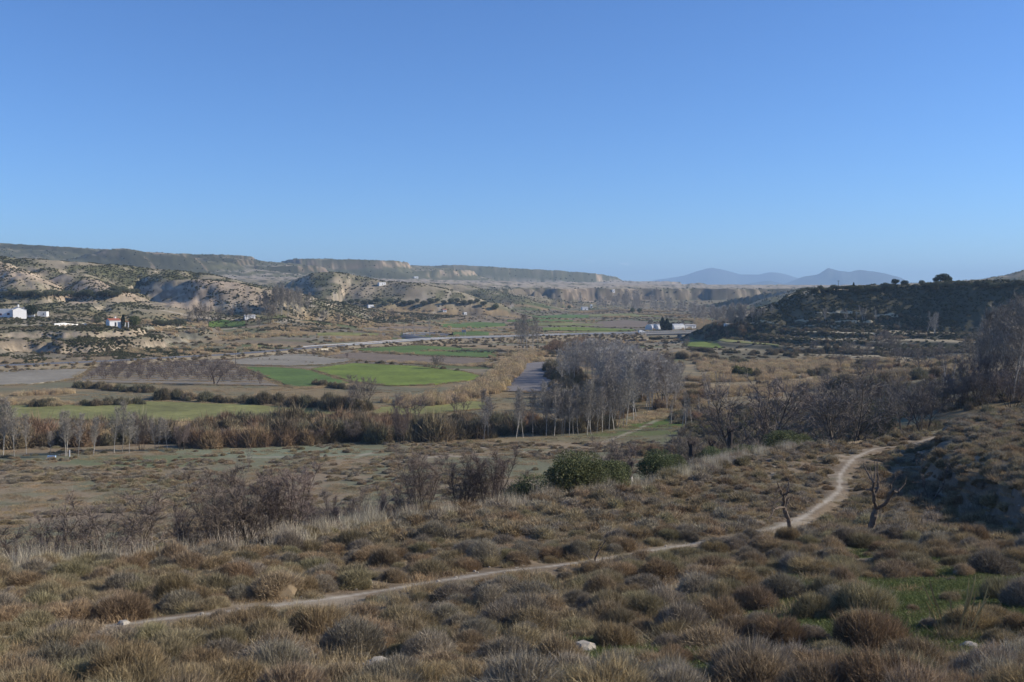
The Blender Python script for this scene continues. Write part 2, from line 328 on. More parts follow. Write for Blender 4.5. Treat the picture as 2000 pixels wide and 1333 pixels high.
# ------------------------------------------------------------------ ground: cover colour follows what grows or lies there
C = lambda *a: np.array(a, float)
def mixc(a, b, t): return a*(1-t[..., None]) + b*t[..., None]
def cover(x, y, z):
    r = np.hypot(x, y)
    gzr = np.gradient(GZ, axis=0)/np.maximum(np.gradient(RG, axis=0), 1e-6)
    gzt = np.gradient(GZ, axis=1)/np.maximum(np.gradient(GX, axis=1)**2+np.gradient(GY, axis=1)**2, 1e-9)**.5
    slope = np.hypot(gzr, gzt)
    n1 = fbm(x/3, y/3, 101, 4); n2 = fbm(x/14, y/14, 102, 4); n3 = fbm(x/60, y/60, 103, 4); n4 = fbm(x/250, y/250, 104, 3)
    tan, soil, green, rock = C(.235,.18,.10), C(.30,.255,.18), C(.085,.105,.035), C(.42,.345,.25)
    base = mixc(tan+0*x[..., None], C(.17,.155,.095), sst(.4, .65, n2))
    # valley floor: a patchwork of old plots
    u = y + .18*x + 26*(fbm(x/240, y/240, 120, 3)-.5); rh = 17; row = np.floor(u/rh)
    hsh = _hash(row, row*0, 7); cl = 40+70*_hash(row, row*0+3, 9); cx = np.floor((x + 200*hsh)/cl); k = _hash(row, cx, 33)
    pal = np.array([C(.26,.19,.105), C(.20,.155,.105), C(.14,.14,.075), C(.30,.215,.12), C(.17,.145,.11), C(.10,.125,.045), C(.23,.20,.145), C(.16,.15,.085)])
    mos = pal[np.clip((k*8).astype(int), 0, 7)]
    val = sst(300, 420, y)*(1-sst(1500, 1700, y))
    vm = val*(1-sst(12, 20, z))
    base = mixc(base, mos*(.8+.4*n1[..., None]), vm*.85)
    # hills: thin scrub over pale marl, bare where it is steep
    hl = sst(10, 24, z)*sst(420, 600, r)
    hc = mixc(C(.135,.13,.066)+0*x[..., None], C(.30,.25,.17), sst(.57, .35, .5*fbm(x/45, y/45, 220, 3)+.5*fbm(x/11, y/11, 221, 3)+.10*(n1-.5)))
    hc = mixc(hc, rock, sst(.40, .75, slope+.35*(n2-.5))*.8)
    base = mixc(base, hc, hl)
    # bare pale rock outcrops and bluffs
    for (pu, pv, py, rad, s) in [(430,575,735,34,1),(395,590,715,26,.9),(10,530,760,40,.9),(60,548,740,22,.6),(195,560,735,36,.9),(480,580,715,20,.8),(590,588,830,30,.6),(760,578,1090,45,.35),(700,575,1090,25,.3),
                                 (285,503,2150,60,.8),(300,500,2200,90,.6),(240,498,2150,70,.5),(1130,572,1800,50,.8),(1190,585,1750,60,.6),(1250,575,1900,60,.5),(930,585,1380,35,.7)]:
        px, py_, _ = wpt(pu, pv, py)
        d = np.hypot(x-px, (y-py_)*.8)/rad + (n2-.5)*1.6
        base = mixc(base, C(.42,.325,.225)*(.7+.6*n1[..., None]), (1-sst(.6, 1.2, d))*s)
    bl = sst(-95, -150, x)*sst(350, 390, y)*(1-sst(560, 640, y))
    base = mixc(base, mixc(C(.33,.265,.185)+0*x[..., None], C(.25,.23,.165), sst(.45,.6,n3)), bl*sst(.3, .7, slope+.5*(n2-.5)))
    base = mixc(base, C(.20,.165,.11), bl*(1-sst(.2, .4, slope))*.6*sst(.4,.5,n2))
    # far plateau, pale ploughed land
    pl = sst(1500, 1900, y)*sst(34, 42, z)*(1-sst(.10, .22, slope))*(1-sst(84, 100, z))*(1-sst(5200, 6500, y))
    base = mixc(base, C(.37,.31,.235)*(.9+.2*n4[..., None]), pl)
    ms = sst(1900, 2100, y)*sst(.12, .25, slope)*(1-sst(5200, 6500, y))
    base = mixc(base, mixc(C(.13,.125,.07)+0*x[..., None], C(.33,.25,.17), sst(.45,.75,slope+.4*(n3-.5))), ms)
    mt = sst(8000, 9000, y)
    base = mixc(base, C(.09,.105,.10), mt)
    # strata: harder and softer beds show as bands on anything steep
    bed = fbm(z/1.1+.004*x, z*0+3.0, 170, 3)
    base = base*(1 - sst(.3, .6, slope)*.34*sst(.45, .6, bed))[..., None]*(1 + .18*sst(.3, .6, slope)*sst(.55, .4, bed))[..., None]
    # right-hand hill: dark scrub with paler terrace treads
    rhm = sst(60, 130, x)*sst(410, 450, y)*(1-sst(700, 760, y))
    rc = mixc(C(.095,.085,.05)+0*x[..., None], C(.32,.265,.17), np.clip(sst(.60, .75, n2)*.3 + (1-sst(.22, .42, slope))*(.25+.75*sst(.38,.55,n3)), 0, 1))
    base = mixc(base, base*.55, sst(1350, 1500, y)*(1-sst(2500, 2700, y))*sst(.12, .3, slope)*sst(.35, .5, fbm(x/130, y/130, 175, 3)+.12))  # far plateau cliffs: steep faces darkened in patches, shade painted into the colour
    base = mixc(base, rc, rhm)
    # reed beds and river land at the right
    rb = sst(40, 70, x)*sst(235, 270, y)*(1-sst(420, 450, y))*(1-sst(3, 7, z))
    base = mixc(base, mixc(C(.34,.26,.15)+0*x[..., None], C(.22,.18,.11), sst(.45,.6,n2)), rb*.9)
    # meadow right of the grove
    for (pu, pv, rx, ry, cc) in [(1270,825,13,14,C(.10,.14,.035)),(1245,850,15,9,C(.13,.145,.06)),(1200,860,18,7,C(.17,.155,.09)),(1330,870,10,8,C(.12,.13,.06)),(1700,1110,0,0,None)]:
        if cc is None: continue
        px, py_, _ = zpt(pu, pv, .4)
        d = np.hypot((x-px)/rx, (y-py_)/ry) + (n2-.5)*.9
        base = mixc(base, cc, (1-sst(.7, 1.15, d)))
    # open grazing land between the slope and the hedges
    md = sst(70, 95, y)*(1-sst(192, 205, y+.04*x))*(1-sst(60,90,x))
    base = mixc(base, mixc(C(.245,.19,.12)+0*x[..., None], C(.17,.165,.10), sst(.42, .6, n2)), md)
    px, py_, _ = zpt(560, 880, 1.6)
    base = mixc(base, C(.19,.205,.13), (1-sst(.8, 1.15, np.hypot((x-px)/22, (y-py_)/11)+(n2-.5)*.8))*.9*(x < 60))
    px, py_, _ = zpt(280, 895, 2.8)
    base = mixc(base, C(.15,.16,.085), (1-sst(.8, 1.15, np.hypot((x-px)/14, (y-py_)/8)+(n2-.5)*.6)))
    # the near slope
    D, S, _, _ = poly_dist(x, y, EDGE)
    ns = (S < 0)*sst(0, 1, D)*(r < 400)
    nc = mixc(C(.205,.155,.10)+0*x[..., None], C(.27,.22,.155), sst(.5, .7, n1))
    nc = mixc(nc, C(.13,.12,.07), sst(.5, .66, n2)*.5)
    # fresh moss and short grass in the damp lower right
    gm = 0
    for (pu, pv, py, rad, s) in [(1400,1300,17.3,2.0,1),(1130,1255,19,1.5,.9),(1560,1170,24,2.0,.9),(1500,1270,18.5,2.6,1),(1650,1215,21,3.2,1),(1850,1140,27,4.6,1),(1980,1110,31,4.5,.9),(1250,1290,18,1.6,.7),(1730,1075,38,2.2,.8),(760,1310,17,1.5,.5),(1000,1330,16.7,1.6,.6),(1980,1200,23,3.0,1),(1720,1170,24,3,1)]:
        px, py_, _ = wpt(pu, pv, py)
        gm = np.maximum(gm, s*(1-sst(.5, 1.3, np.hypot(x-px, y-py_)/rad + (n1-.5)*1.8)))
    nc = mixc(nc, mixc(C(.115,.15,.05)+0*x[..., None], C(.20,.19,.10), sst(.5, .7, fbm(x/.7, y/.7, 140, 3))), gm)
    Dp, _, _, _ = poly_dist(x, y, PATH)
    pw = .05 + .22*fbm(x/1.4, y/1.4, 150, 3)
    nc = mixc(nc, C(.40,.345,.265)*(.8+.4*fbm(x/.5, y/.5, 151, 2)[..., None]), (1-sst(.6, 1.5, Dp/pw))*.82)
    Db, Sb, _, _ = poly_dist(x, y, BANK)
    bk = (Sb < 0)*(1-sst(3.5, 6, Db))*sst(0, 1, Db)*(r > 25)
    nc = mixc(nc, C(.17,.14,.105), bk*sst(.5, 1.0, slope))
    base = mixc(base, nc, ns)
    # cart tracks on the grazing land
    for P in ([(1080,905),(1000,880),(900,872),(850,865)],[(830,905),(870,897),(960,905)],[(480,905),(700,900),(790,875)],[(560,700),(300,715)],[(1170,865),(1250,833),(1300,805)]):
        Q = [zpt(a, b, .8) for a, b in P]
        D2, _, _, _ = poly_dist(x, y, Q)
        base = mixc(base, C(.36,.31,.24), (1-sst(.5, 1.6, D2+.8*n1))*.7*(r > 100)*(r < 420))
    for P in ([(640,595),(622,585),(600,592),(612,600)],[(300,650),(360,640),(560,628),(640,610)],[(0,632),(110,640),(200,641)],[(250,600),(300,604),(345,612),(480,625)],[(700,603),(860,604),(1000,598)]):
        Q = [hit(a, b) for a, b in P]
        D2, _, _, _ = poly_dist(x, y, Q)
        base = mixc(base, C(.42,.36,.27), (1-sst(1.2, 2.6, D2))*.8*(r > 400)*(r < 1700))
    return np.clip(base*(.85+.3*n1[..., None]), .01, .8), slope
M_ground = mat('ground_cover', attr='Col', rough=.97, noise=.22, nscale=1.7, fine=.16, bump=.06, bscale=5.0, spec=.1)
CC, SLOPE = cover(GX, GY, GZ)
nr, na = GX.shape
Vg = np.stack([GX, GY, GZ], -1)[:, :-1].reshape(-1, 3); Cg = CC[:, :-1].reshape(-1, 3); na -= 1
ii, jj = np.meshgrid(np.arange(nr-1), np.arange(na), indexing='ij'); j2 = (jj+1) % na
Fg = np.stack([ii*na+jj, ii*na+j2, (ii+1)*na+j2, (ii+1)*na+jj], -1).reshape(-1, 4)[:, ::-1]
ctr = len(Vg); Vg = np.vstack([Vg, [[0, 0, GZ[0].mean()]]]); Cg = np.vstack([Cg, Cg[:1]])
cap = np.stack([np.full(na, ctr), np.arange(na), (np.arange(na)+1) % na], -1)[:, ::-1]
g = link('ground', mesh('ground', Vg, [Fg, cap], M_ground, Cg, smooth=True), kind='structure')
# ------------------------------------------------------------------ scattering: many instances as one object of kind stuff
def proto_collection(name, meshes):
    c = bpy.data.collections.new(name)
    for i, me in enumerate(meshes):
        o = bpy.data.objects.new('%s_%02d' % (name, i), me); c.objects.link(o)
    return c
_ng = {}
def scatter_group(coll):
    if coll.name in _ng: return _ng[coll.name]
    ng = bpy.data.node_groups.new('scatter_'+coll.name, 'GeometryNodeTree')
    ng.interface.new_socket('Geometry', in_out='INPUT', socket_type='NodeSocketGeometry')
    ng.interface.new_socket('Geometry', in_out='OUTPUT', socket_type='NodeSocketGeometry')
    N = ng.nodes.new; L = ng.links.new
    gi = N('NodeGroupInput'); go = N('NodeGroupOutput'); iop = N('GeometryNodeInstanceOnPoints'); ci = N('GeometryNodeCollectionInfo')
    ci.inputs['Collection'].default_value = coll; ci.inputs['Separate Children'].default_value = True; ci.inputs['Reset Children'].default_value = True
    def at(nm, ty):
        a = N('GeometryNodeInputNamedAttribute'); a.data_type = ty; a.inputs['Name'].default_value = nm; return a.outputs['Attribute']
    L(gi.outputs[0], iop.inputs['Points']); L(ci.outputs[0], iop.inputs['Instance']); iop.inputs['Pick Instance'].default_value = True
    L(at('idx', 'INT'), iop.inputs['Instance Index']); L(at('rot', 'FLOAT_VECTOR'), iop.inputs['Rotation']); L(at('scl', 'FLOAT_VECTOR'), iop.inputs['Scale'])
    L(iop.outputs[0], go.inputs[0]); _ng[coll.name] = ng
    return ng
rs = np.random.RandomState(4)
def scatter(name, label, coll, P, scale, zs=None, tilt=.08, **props):
    P = np.asarray(P, np.float32); n = len(P)
    if n == 0: return None
    me = bpy.data.meshes.new(name); me.vertices.add(n); me.vertices.foreach_set('co', P.ravel())
    k = len(coll.objects)
    a = me.attributes.new('idx', 'INT', 'POINT'); a.data.foreach_set('value', rs.randint(0, k, n).astype(np.int32))
    rot = np.c_[rs.uniform(-tilt, tilt, (n, 2)), rs.uniform(0, 6.283, n)].astype(np.float32)
    a = me.attributes.new('rot', 'FLOAT_VECTOR', 'POINT'); a.data.foreach_set('vector', rot.ravel())
    s = np.broadcast_to(np.asarray(scale, float), (n,)); z = s if zs is None else np.broadcast_to(np.asarray(zs, float), (n,))
    a = me.attributes.new('scl', 'FLOAT_VECTOR', 'POINT'); a.data.foreach_set('vector', np.c_[s, s, z].astype(np.float32).ravel())
    o = link(name, me, kind='stuff', label=label, **props)
    md = o.modifiers.new('scatter', 'NODES'); md.node_group = scatter_group(coll)
    return o

def unit(v): return v/np.maximum(np.linalg.norm(v, axis=-1, keepdims=True), 1e-9)
def blades(base, tip, wd, col, bend=None, rng=rs):
    n = len(base); d = unit(tip-base); sd_ = unit(np.cross(d, rng.normal(size=(n, 3))))*wd[:, None]*.5
    if bend is None:
        V = np.stack([base-sd_, base+sd_, tip], 1).reshape(-1, 3); F = [np.arange(3*n).reshape(-1, 3)]
        return V, F, np.repeat(col, 3, 0)
    mid = (base+tip)/2 + bend
    V = np.stack([base-sd_, base+sd_, mid+sd_*.7, mid-sd_*.7, tip], 1).reshape(-1, 3); b = np.arange(n)[:, None]*5
    return V, [b+np.array([0, 1, 2, 3]), b+np.array([3, 2, 4])], np.repeat(col, 5, 0)
def cat(*parts):
    V = []; F = {}; Cc = []; off = 0
    for v, f, c in parts:
        V.append(v); Cc.append(c)
        for q in f: F.setdefault(q.shape[1], []).append(q+off)
        off += len(v)
    return np.vstack(V), [np.vstack(q) for q in F.values()], np.vstack(Cc)
def lump(rng, rx, rz, k=10, nz_=.25, zc=0, col=(.1,.1,.1)):
    a = np.linspace(0, 2*math.pi, k, endpoint=False); lev = np.array([-.3, .1, .45, .75, .93]); V = []
    for l in lev:
        rad = math.sqrt(max(0, 1-l*l)) if l > 0 else .93
        q = 1+rng.uniform(-nz_, nz_, k)
        V.append(np.c_[np.cos(a)*rx*rad*q, np.sin(a)*rx*rad*q, np.full(k, zc+rz*l)+rng.uniform(-.05, .05, k)*rz])
    V = np.vstack(V+[[[0, 0, zc+rz]]]); F = []
    for i in range(len(lev)-1):
        for j in range(k): F.append([i*k+j, i*k+(j+1)%k, (i+1)*k+(j+1)%k, (i+1)*k+j])
    t = len(V)-1; T = [[(len(lev)-1)*k+j, (len(lev)-1)*k+(j+1)%k, t] for j in range(k)]
    return V, [np.array(F), np.array(T)], np.tile(np.array(col), (len(V), 1))
def cvar(rng, n, c, v=.35, c2=None):
    c = np.array(c)[None]*np.ones((n, 1))
    if c2 is not None: c = c + (np.array(c2)-c)*(rng.rand(n, 1)**1.5)
    return np.clip(c*(1+rng.uniform(-v, v, (n, 1))), .01, .8)

# dry dwarf shrub of the near slope: a lumpy dome of fine grey-brown twigs
def dome_shrub(seed, n, col, col2, r=.5, h=.42, L=.22, wd=.011):
    rng = np.random.RandomState(seed)
    d = unit(rng.normal(size=(n, 3))*[1, 1, .9]); d[:, 2] = np.abs(d[:, 2])
    lob = rng.normal(size=(11, 3)); lob[:, 2] = np.abs(lob[:, 2]); lob = unit(lob); dl_ = d@lob.T; wl = np.argmax(dl_, 1)
    k = 1 + rng.uniform(.7, 1.7)*(np.max(dl_, 1)-.86); lt = rng.uniform(.72, 1.22, 11)[wl]
    sc_ = (rng.rand(n)**.22)[:, None]*k[:, None]
    p = d*[r, r, h]*sc_
    dr = unit(d*[1, 1, .7] + [0, 0, .55] + rng.normal(size=(n, 3))*.35)
    ln = L*(.5+rng.rand(n))[:, None]
    V1 = blades(p-dr*ln*.7, p+dr*ln*.45, wd*(.6+.9*rng.rand(n)), cvar(rng, n, col, .4, col2)*lt[:, None], rng=rng)
    m_ = n//9; i_ = rng.randint(0, n, m_); Vw = blades(p[i_]-dr[i_]*L*.5, p[i_]+unit(dr[i_]+rng.normal(size=(m_, 3))*.3)*L*rng.uniform(1., 2.3, (m_, 1)), wd*.8*np.ones(m_), cvar(rng, m_, col2, .25), rng=rng)
    return cat(V1, Vw, lump(rng, r*.74, h*.72, 12, .16, 0, np.array(col)))
M_dry = mat('dry_twigs', attr='Col', rough=.95, rnd=.22, hue=.012, spec=.08, transl=.18)
M_leaf = mat('leaves', attr='Col', rough=.75, rnd=.18, hue=.015, spec=.2, transl=.22)
GREYBR = [((.235,.18,.11), (.40,.315,.20)), ((.22,.185,.135), (.37,.32,.24)), ((.205,.175,.10), (.35,.295,.18)), ((.235,.17,.10), (.39,.295,.175))]
SHRUBS = []
for i in range(8):
    c1, c2 = GREYBR[i % 4]
    V_, F_, C_ = dome_shrub(40+i, 9000, c1, c2, r=.5, h=[.42, .52, .38, .47][i % 4], L=.095, wd=.0075)
    SHRUBS.append(mesh('dry_shrub_twigs', V_, F_, M_dry, C_))
shrub_far = []
for i in range(6):
    c1, c2 = GREYBR[i % 4]
    V_, F_, C_ = dome_shrub(60+i, 1500, c1, c2, r=.5, h=.42, L=.13, wd=.02)
    shrub_far.append(mesh('dry_shrub_small', V_, F_, M_dry, C_))
K_shrub = proto_collection('small_dry_shrubs', shrub_far)
K_shrub_near = proto_collection('near_dry_shrubs', SHRUBS)
# tufts of dry grass, 0.8 m patches
def tuft(seed, n, r, h, col, col2, wd, lean=.35):
    rng = np.random.RandomState(seed)
    a = rng.uniform(0, 6.283, n); q = np.sqrt(rng.rand(n))*r
    b = np.c_[np.cos(a)*q, np.sin(a)*q, np.full(n, -.03)]
    hh = h*(.35+.75*rng.rand(n))
    t = b + np.c_[rng.normal(size=(n, 2))*lean*hh[:, None], hh]
    return blades(b, t, wd*(.6+.8*rng.rand(n)), cvar(rng, n, col, .35, col2), bend=np.c_[rng.normal(size=(n, 2))*.06*h, np.full(n, .05*h)], rng=rng)
K_grass = proto_collection('dry_grass', [mesh('dry_grass', *tuft(80+i, 420, .55, [.10, .17, .08, .22][i % 4], *[((.27,.20,.12), (.42,.34,.22)), ((.30,.21,.11), (.46,.35,.2)), ((.22,.19,.12), (.34,.30,.2))][i % 3], .009, .5)[:2], M_dry, tuft(80+i, 420, .55, [.10, .17, .08, .22][i % 4], *[((.27,.20,.12), (.42,.34,.22)), ((.30,.21,.11), (.46,.35,.2)), ((.22,.19,.12), (.34,.30,.2))][i % 3], .009, .5)[2]) for i in range(6)])
def mk(name, t, m): return mesh(name, t[0], t[1], m, t[2])
K_green = proto_collection('short_green_grass', [mk('green_grass', tuft(95+i, 420, .55, .07, (.10,.135,.04), (.21,.22,.09), .010, .7), M_leaf) for i in range(3)])
K_straw = proto_collection('tall_straw', [mk('tall_straw', tuft(100+i, 150, .7, [1.05, 1.3, .85][i % 3], (.38,.33,.245), (.58,.52,.40), .014, .22), M_dry) for i in range(4)])
# reeds of the valley: dense golden canes about 3 m tall
def reed(seed, n, r, h, col, col2, wd):
    rng = np.random.RandomState(seed)
    a = rng.uniform(0, 6.283, n); q = np.sqrt(rng.rand(n))*r
    b = np.c_[np.cos(a)*q, np.sin(a)*q, np.full(n, -.2)]; hh = h*(.6+.5*rng.rand(n))
    t = b + np.c_[rng.normal(size=(n, 2))*.12*hh[:, None], hh]
    s1 = blades(b, t, wd*(.7+.6*rng.rand(n)), cvar(rng, n, col, .3, col2), rng=rng)
    m = n; k = rng.randint(0, n, m); f = rng.uniform(.25, .95, m)[:, None]; p = b[k]*(1-f)+t[k]*f
    e = p + unit(rng.normal(size=(m, 3))*[1, 1, .3]+[0, 0, .5])*h*.16
    s2 = blades(p, e, wd*(1.2+rng.rand(m)), cvar(rng, m, col, .3, col2), rng=rng)
    return cat(s1, s2)
K_reed = proto_collection('reeds', [mk('reeds', reed(120+i, 330, 1.3, 1.0, *[((.43,.32,.18), (.62,.49,.30)), ((.36,.28,.175), (.52,.42,.27))][i % 2], .055), M_dry) for i in range(5)])
K_hedge = proto_collection('bramble', [mk('bramble', dome_shrub(140+i, 1500, *[((.155,.125,.08), (.27,.22,.145)), ((.18,.145,.09), (.31,.25,.16)), ((.13,.12,.075), (.22,.20,.13))][i % 3], r=1., h=1., L=.28, wd=.04), M_dry) for i in range(6)])
K_redb = proto_collection('reddish_scrub', [mk('reddish_scrub', dome_shrub(150+i, 1500, (.20,.135,.085), (.32,.225,.14), r=1., h=1., L=.32, wd=.035), M_dry) for i in range(4)])
def leafy(seed, n, r, h, col, col2, ls, zc=0):
    rng = np.random.RandomState(seed)
    d = unit(rng.normal(size=(n, 3))); lob = unit(rng.normal(size=(9, 3)))
    k = .80+.95*(np.max(d@lob.T, 1)-.78)
    p = d*[r, r, h]*k[:, None]*(rng.rand(n, 1)**.22); p[:, 2] += zc
    e = unit(rng.normal(size=(n, 3)) + d*.5)*ls
    A = blades(p-e*.5, p+e*.5, ls*.55*(.7+.6*rng.rand(n)), cvar(rng, n, col, .35, col2), rng=rng)
    return A
K_bush = proto_collection('hill_bushes', [mk('hill_bush', cat(leafy(160+i, 130, 1., .72, *[((.075,.078,.038), (.135,.13,.065)), ((.10,.09,.05), (.17,.15,.08)), ((.065,.07,.036), (.11,.11,.055))][i % 3], .62, .35), lump(np.random.RandomState(i), .8, .85, 7, .2, 0, (.06,.06,.035))), M_leaf) for i in range(6)])

def pts_to(P): return np.array(P)
def rand_polar(n, r0, r1, a0=-.52, a1=.52, p=1.0):
    u = rs.rand(n); r = (r0**(2-p) + u*(r1**(2-p)-r0**(2-p)))**(1/(2-p)); a = rs.uniform(a0, a1, n)
    return r*np.sin(a), r*np.cos(a)
def path_clear(x, y):
    D, S, _, _ = poly_dist(x, y, PATH); return (D > .38) & ~((S < 0) & (D < np.where(x < 2, 1.25, .7)))
def on(x, y, dz=0): return np.c_[x, y, Hs(x, y)+dz]
def edge_side(x, y): D, S, _, _ = poly_dist(x, y, EDGE); return S*D
def green_mask(x, y):
    g_ = np.zeros(x.shape)
    for (pu, pv, py, rad, s) in [(1400,1300,17.3,2.0,1),(1130,1255,19,1.5,.9),(1560,1170,24,2.0,.9),(1500,1270,18.5,2.6,1),(1650,1215,21,3.2,1),(1850,1140,27,4.6,1),(1980,1110,31,4.5,.9),(1250,1290,18,1.6,.7),(1730,1075,38,2.2,.8),(760,1310,17,1.5,.5),(1980,1200,23,3,1),(1720,1170,24,3,1)]:
        px, py_, _ = wpt(pu, pv, py); g_ = np.maximum(g_, s*(1-sst(.5, 1.2, np.hypot(x-px, y-py_)/rad)))
    return g_

# ------------------------------------------------------------------ near slope: shrubs one by one, the rest as a mass
x, y = rand_polar(21500, 12.5, 175, -.80, .80, 1.0)
sd2 = edge_side(x, y); Dp = poly_dist(x, y, PATH)[0]; gmk = green_mask(x, y)
clump = fbm(x/2.6, y/2.6, 200, 3)
keep = (sd2 < .6) & (Dp > .6) & (rs.rand(len(x)) < (.4+1.5*sst(.34, .54, clump))*(1-.88*gmk))
x, y = x[keep], y[keep]
rad = (.16+.56*rs.rand(len(x))**1.7)*(1+.25*sst(-6, -1, sd2[keep]))
# thin out overlaps, largest first
o_ = np.argsort(-rad); x, y, rad = x[o_], y[o_], rad[o_]
ok = []; cell = {}; CLEAR = [(*wpt(1862,1240,20.4)[:2], .45), (*wpt(1862,1275,19.6)[:2], .7), (*wpt(1553,1061,42)[:2], .3), (*wpt(1701,1046,45)[:2], .4), (*wpt(385,1240,20.5)[:2], .5), (*wpt(1140,1240,19.6)[:2], .4), (*wpt(742,1290,18.2)[:2], .5), (*wpt(1160,1114,34.3)[:2], .4)]
for i in range(len(x)):
    pd_, ps_, _, _ = poly_dist(np.array([x[i]]), np.array([y[i]]), PATH)
    if pd_[0] < rad[i]+.2 or (ps_[0] < 0 and pd_[0] < .25+(3.2 if x[i] < 2 else 2.2)*rad[i]): continue
    if any(math.hypot(x[i]-a_, y[i]-b_) < c_+rad[i] for a_, b_, c_ in CLEAR): continue
    c = (int(x[i]//1.6), int(y[i]//1.6)); bad = False
    for a in (-1, 0, 1):
        for b in (-1, 0, 1):
            for j in cell.get((c[0]+a, c[1]+b), ()):
                if math.hypot(x[i]-x[j], y[i]-y[j]) < .60*(rad[i]+rad[j]): bad = True
    if bad: continue
    cell.setdefault(c, []).append(i); ok.append(i)
x, y, rad = x[ok], y[ok], rad[ok]
EXTRA = [(1690,1120,1.15,24),(1520,1185,.85,20.5),(1700,1240,1.2,20),(1540,1330,.9,16.3),(690,1062,1.45,44),(560,1085,1.3,43),(1960,1210,1.1,25),(1940,1115,1.1,31),(1320,1205,.7,21),(1290,1330,.8,16.4),(1090,1270,.9,18.3),(800,1225,.8,21),
         (320,1290,.75,18),(120,1150,1.0,31),(860,1290,.75,18),(1200,1240,.7,20),(1590,1150,.8,24),(1370,1170,.8,25),(1640,1085,.9,34),(480,1110,1.1,38),(300,1130,1.0,34)]
ex = np.array([wpt(u_, v_, yy)[:2] for u_, v_, r_, yy in EXTRA]); er = np.array([e[2] for e in EXTRA])*.74
m = np.ones(len(x), bool)
for (a, b), r_ in zip(ex, er): m &= np.hypot(x-a, y-b) > .6*(r_+rad)
x = np.r_[ex[:, 0], x[m]]; y = np.r_[ex[:, 1], y[m]]; rad = np.r_[er, rad[m]]
inview = np.abs(x)/y < .525
show = np.where(inview, rad/np.hypot(x, y), 0); show[:len(EXTRA)] += 10
# keep those whose base is inside the picture
vv_ = 570+1900*(CAMZ-Hs(x, y))/y; show = np.where(vv_ < 1360, show, show*.2)
o_ = np.argsort(-show); near_i, rest = o_[:290], o_[290:]
TONE = ['brown', 'ash-grey', 'olive-grey', 'rust-brown']
DEADX = [(wpt(1550,1060,42), 'leaning dead almond tree'), (wpt(1702,1045,45), 'forked dead almond tree'), (wpt(1162,1110,34.5), 'small dead sapling'), (wpt(1860,1235,20.6), 'tall yellow grass stalks')]
order_ = {}
for i in near_i:
    k = rs.randint(0, 8)
    X, Y, r_ = float(x[i]), float(y[i]), float(rad[i])
    tone = TONE[k % 4]; size = 'large' if r_ > .5 else 'medium' if r_ > .34 else 'small'
    dpath, sp, _, _ = [float(q[0]) for q in poly_dist(np.array([X]), np.array([Y]), PATH)]
    dl = sorted((math.hypot(X-p[0], Y-p[1]), nm) for p, nm in DEADX)[0]; es = float(edge_side(np.array([X]), np.array([Y]))[0])
    if dl[0] < 5: where = 'beside the '+dl[1]
    elif dpath < 2: where = 'on the %s verge of the footpath' % ('near' if sp < 0 else 'far')
    elif float(green_mask(np.array([X]), np.array([Y]))[0]) > .4: where = 'in fresh green grass'
    elif es > -4: where = 'on the far brink of the slope'
    else: where = 'between the footpath and the brink' if sp > 0 else ('just below the footpath' if dpath < 5 else 'well below the footpath')
    tod = 'at left' if X/Y < -.17 else 'at right' if X/Y > .17 else 'in the middle'
    lab = '%s %s shrub %s, %s' % (size, tone, where, tod)
    o = link('dry_shrub', SHRUBS[k], loc=down(X, Y, -.04), label=lab, category='shrub', group='dry dome shrubs on the near slope')
    o.scale = (2*r_*rs.uniform(.8, 1.2), 2*r_*rs.uniform(.75, 1.15), 2*r_*rs.uniform(.7, 1.15)); o.rotation_euler = (0, 0, rs.uniform(0, 6.28))
near_r = rest[np.hypot(x[rest], y[rest]) < 45]; far_r = rest[np.hypot(x[rest], y[rest]) >= 45]
scatter('undergrowth', 'low dry shrubs massed between the larger ones on the near slope', K_shrub_near, on(x[near_r], y[near_r], -.04), rad[near_r]*2)
scatter('undergrowth', 'dry shrubs massed on the further part of the near slope', K_shrub, on(x[far_r], y[far_r], -.04), rad[far_r]*2)
a, b = rand_polar(10900, 12, 70, -.80, .80, 1.05); q = edge_side(a, b)
k_ = (q < 1) & path_clear(a, b) & (rs.rand(len(a)) < (1-.85*green_mask(a, b))*(.25+sst(.4, .6, fbm(a/3, b/3, 207, 3)))); a, b = a[k_], b[k_]
s_ = rs.uniform(.7, 1.3, len(a)); scatter('grass', 'short dry grass covering the near slope', K_grass, on(a, b), s_, s_*rs.uniform(.6, 1.4, len(a)))
a, b = rand_polar(12900, 45, 170, -.80, .80, 1.0); q = edge_side(a, b)
k_ = (q < 1) & (poly_dist(a, b, PATH)[0] > 1.1); a, b = a[k_], b[k_]
s_ = rs.uniform(1.0, 1.8, len(a)); scatter('grass', 'dry grass on the further part of the near slope', K_grass, on(a, b), s_, s_*rs.uniform(.4, .8, len(a)))
a, b = rand_polar(11000, 12, 50, 0, .58, 1.0); k_ = (rs.rand(len(a)) < green_mask(a, b)*1.2); a, b = a[k_], b[k_]
scatter('grass', 'fresh green grass in the damp hollow of the near slope', K_green, on(a, b), rs.uniform(.7, 1.2, len(a)))
K_esp = proto_collection('esparto', [mk('esparto', tuft(320+i, 260, .16, [.42, .55, .34][i % 3], (.26,.20,.115), (.46,.37,.225), .007, .45), M_dry) for i in range(3)])
a, b = rand_polar(5100, 12, 110, -.80, .80, 1.1); q = edge_side(a, b); k_ = (q < 1) & (np.hypot(a, b) > 19) & path_clear(a, b) & (fbm(a/4, b/4, 208, 2) > .45) & (green_mask(a, b) < .4); a, b = a[k_], b[k_]
scatter('grass', 'upright tussocks of dry grass between the shrubs', K_esp, on(a, b), rs.uniform(.6, 1.5, len(a)), rs.uniform(.4, 1.1, len(a)))
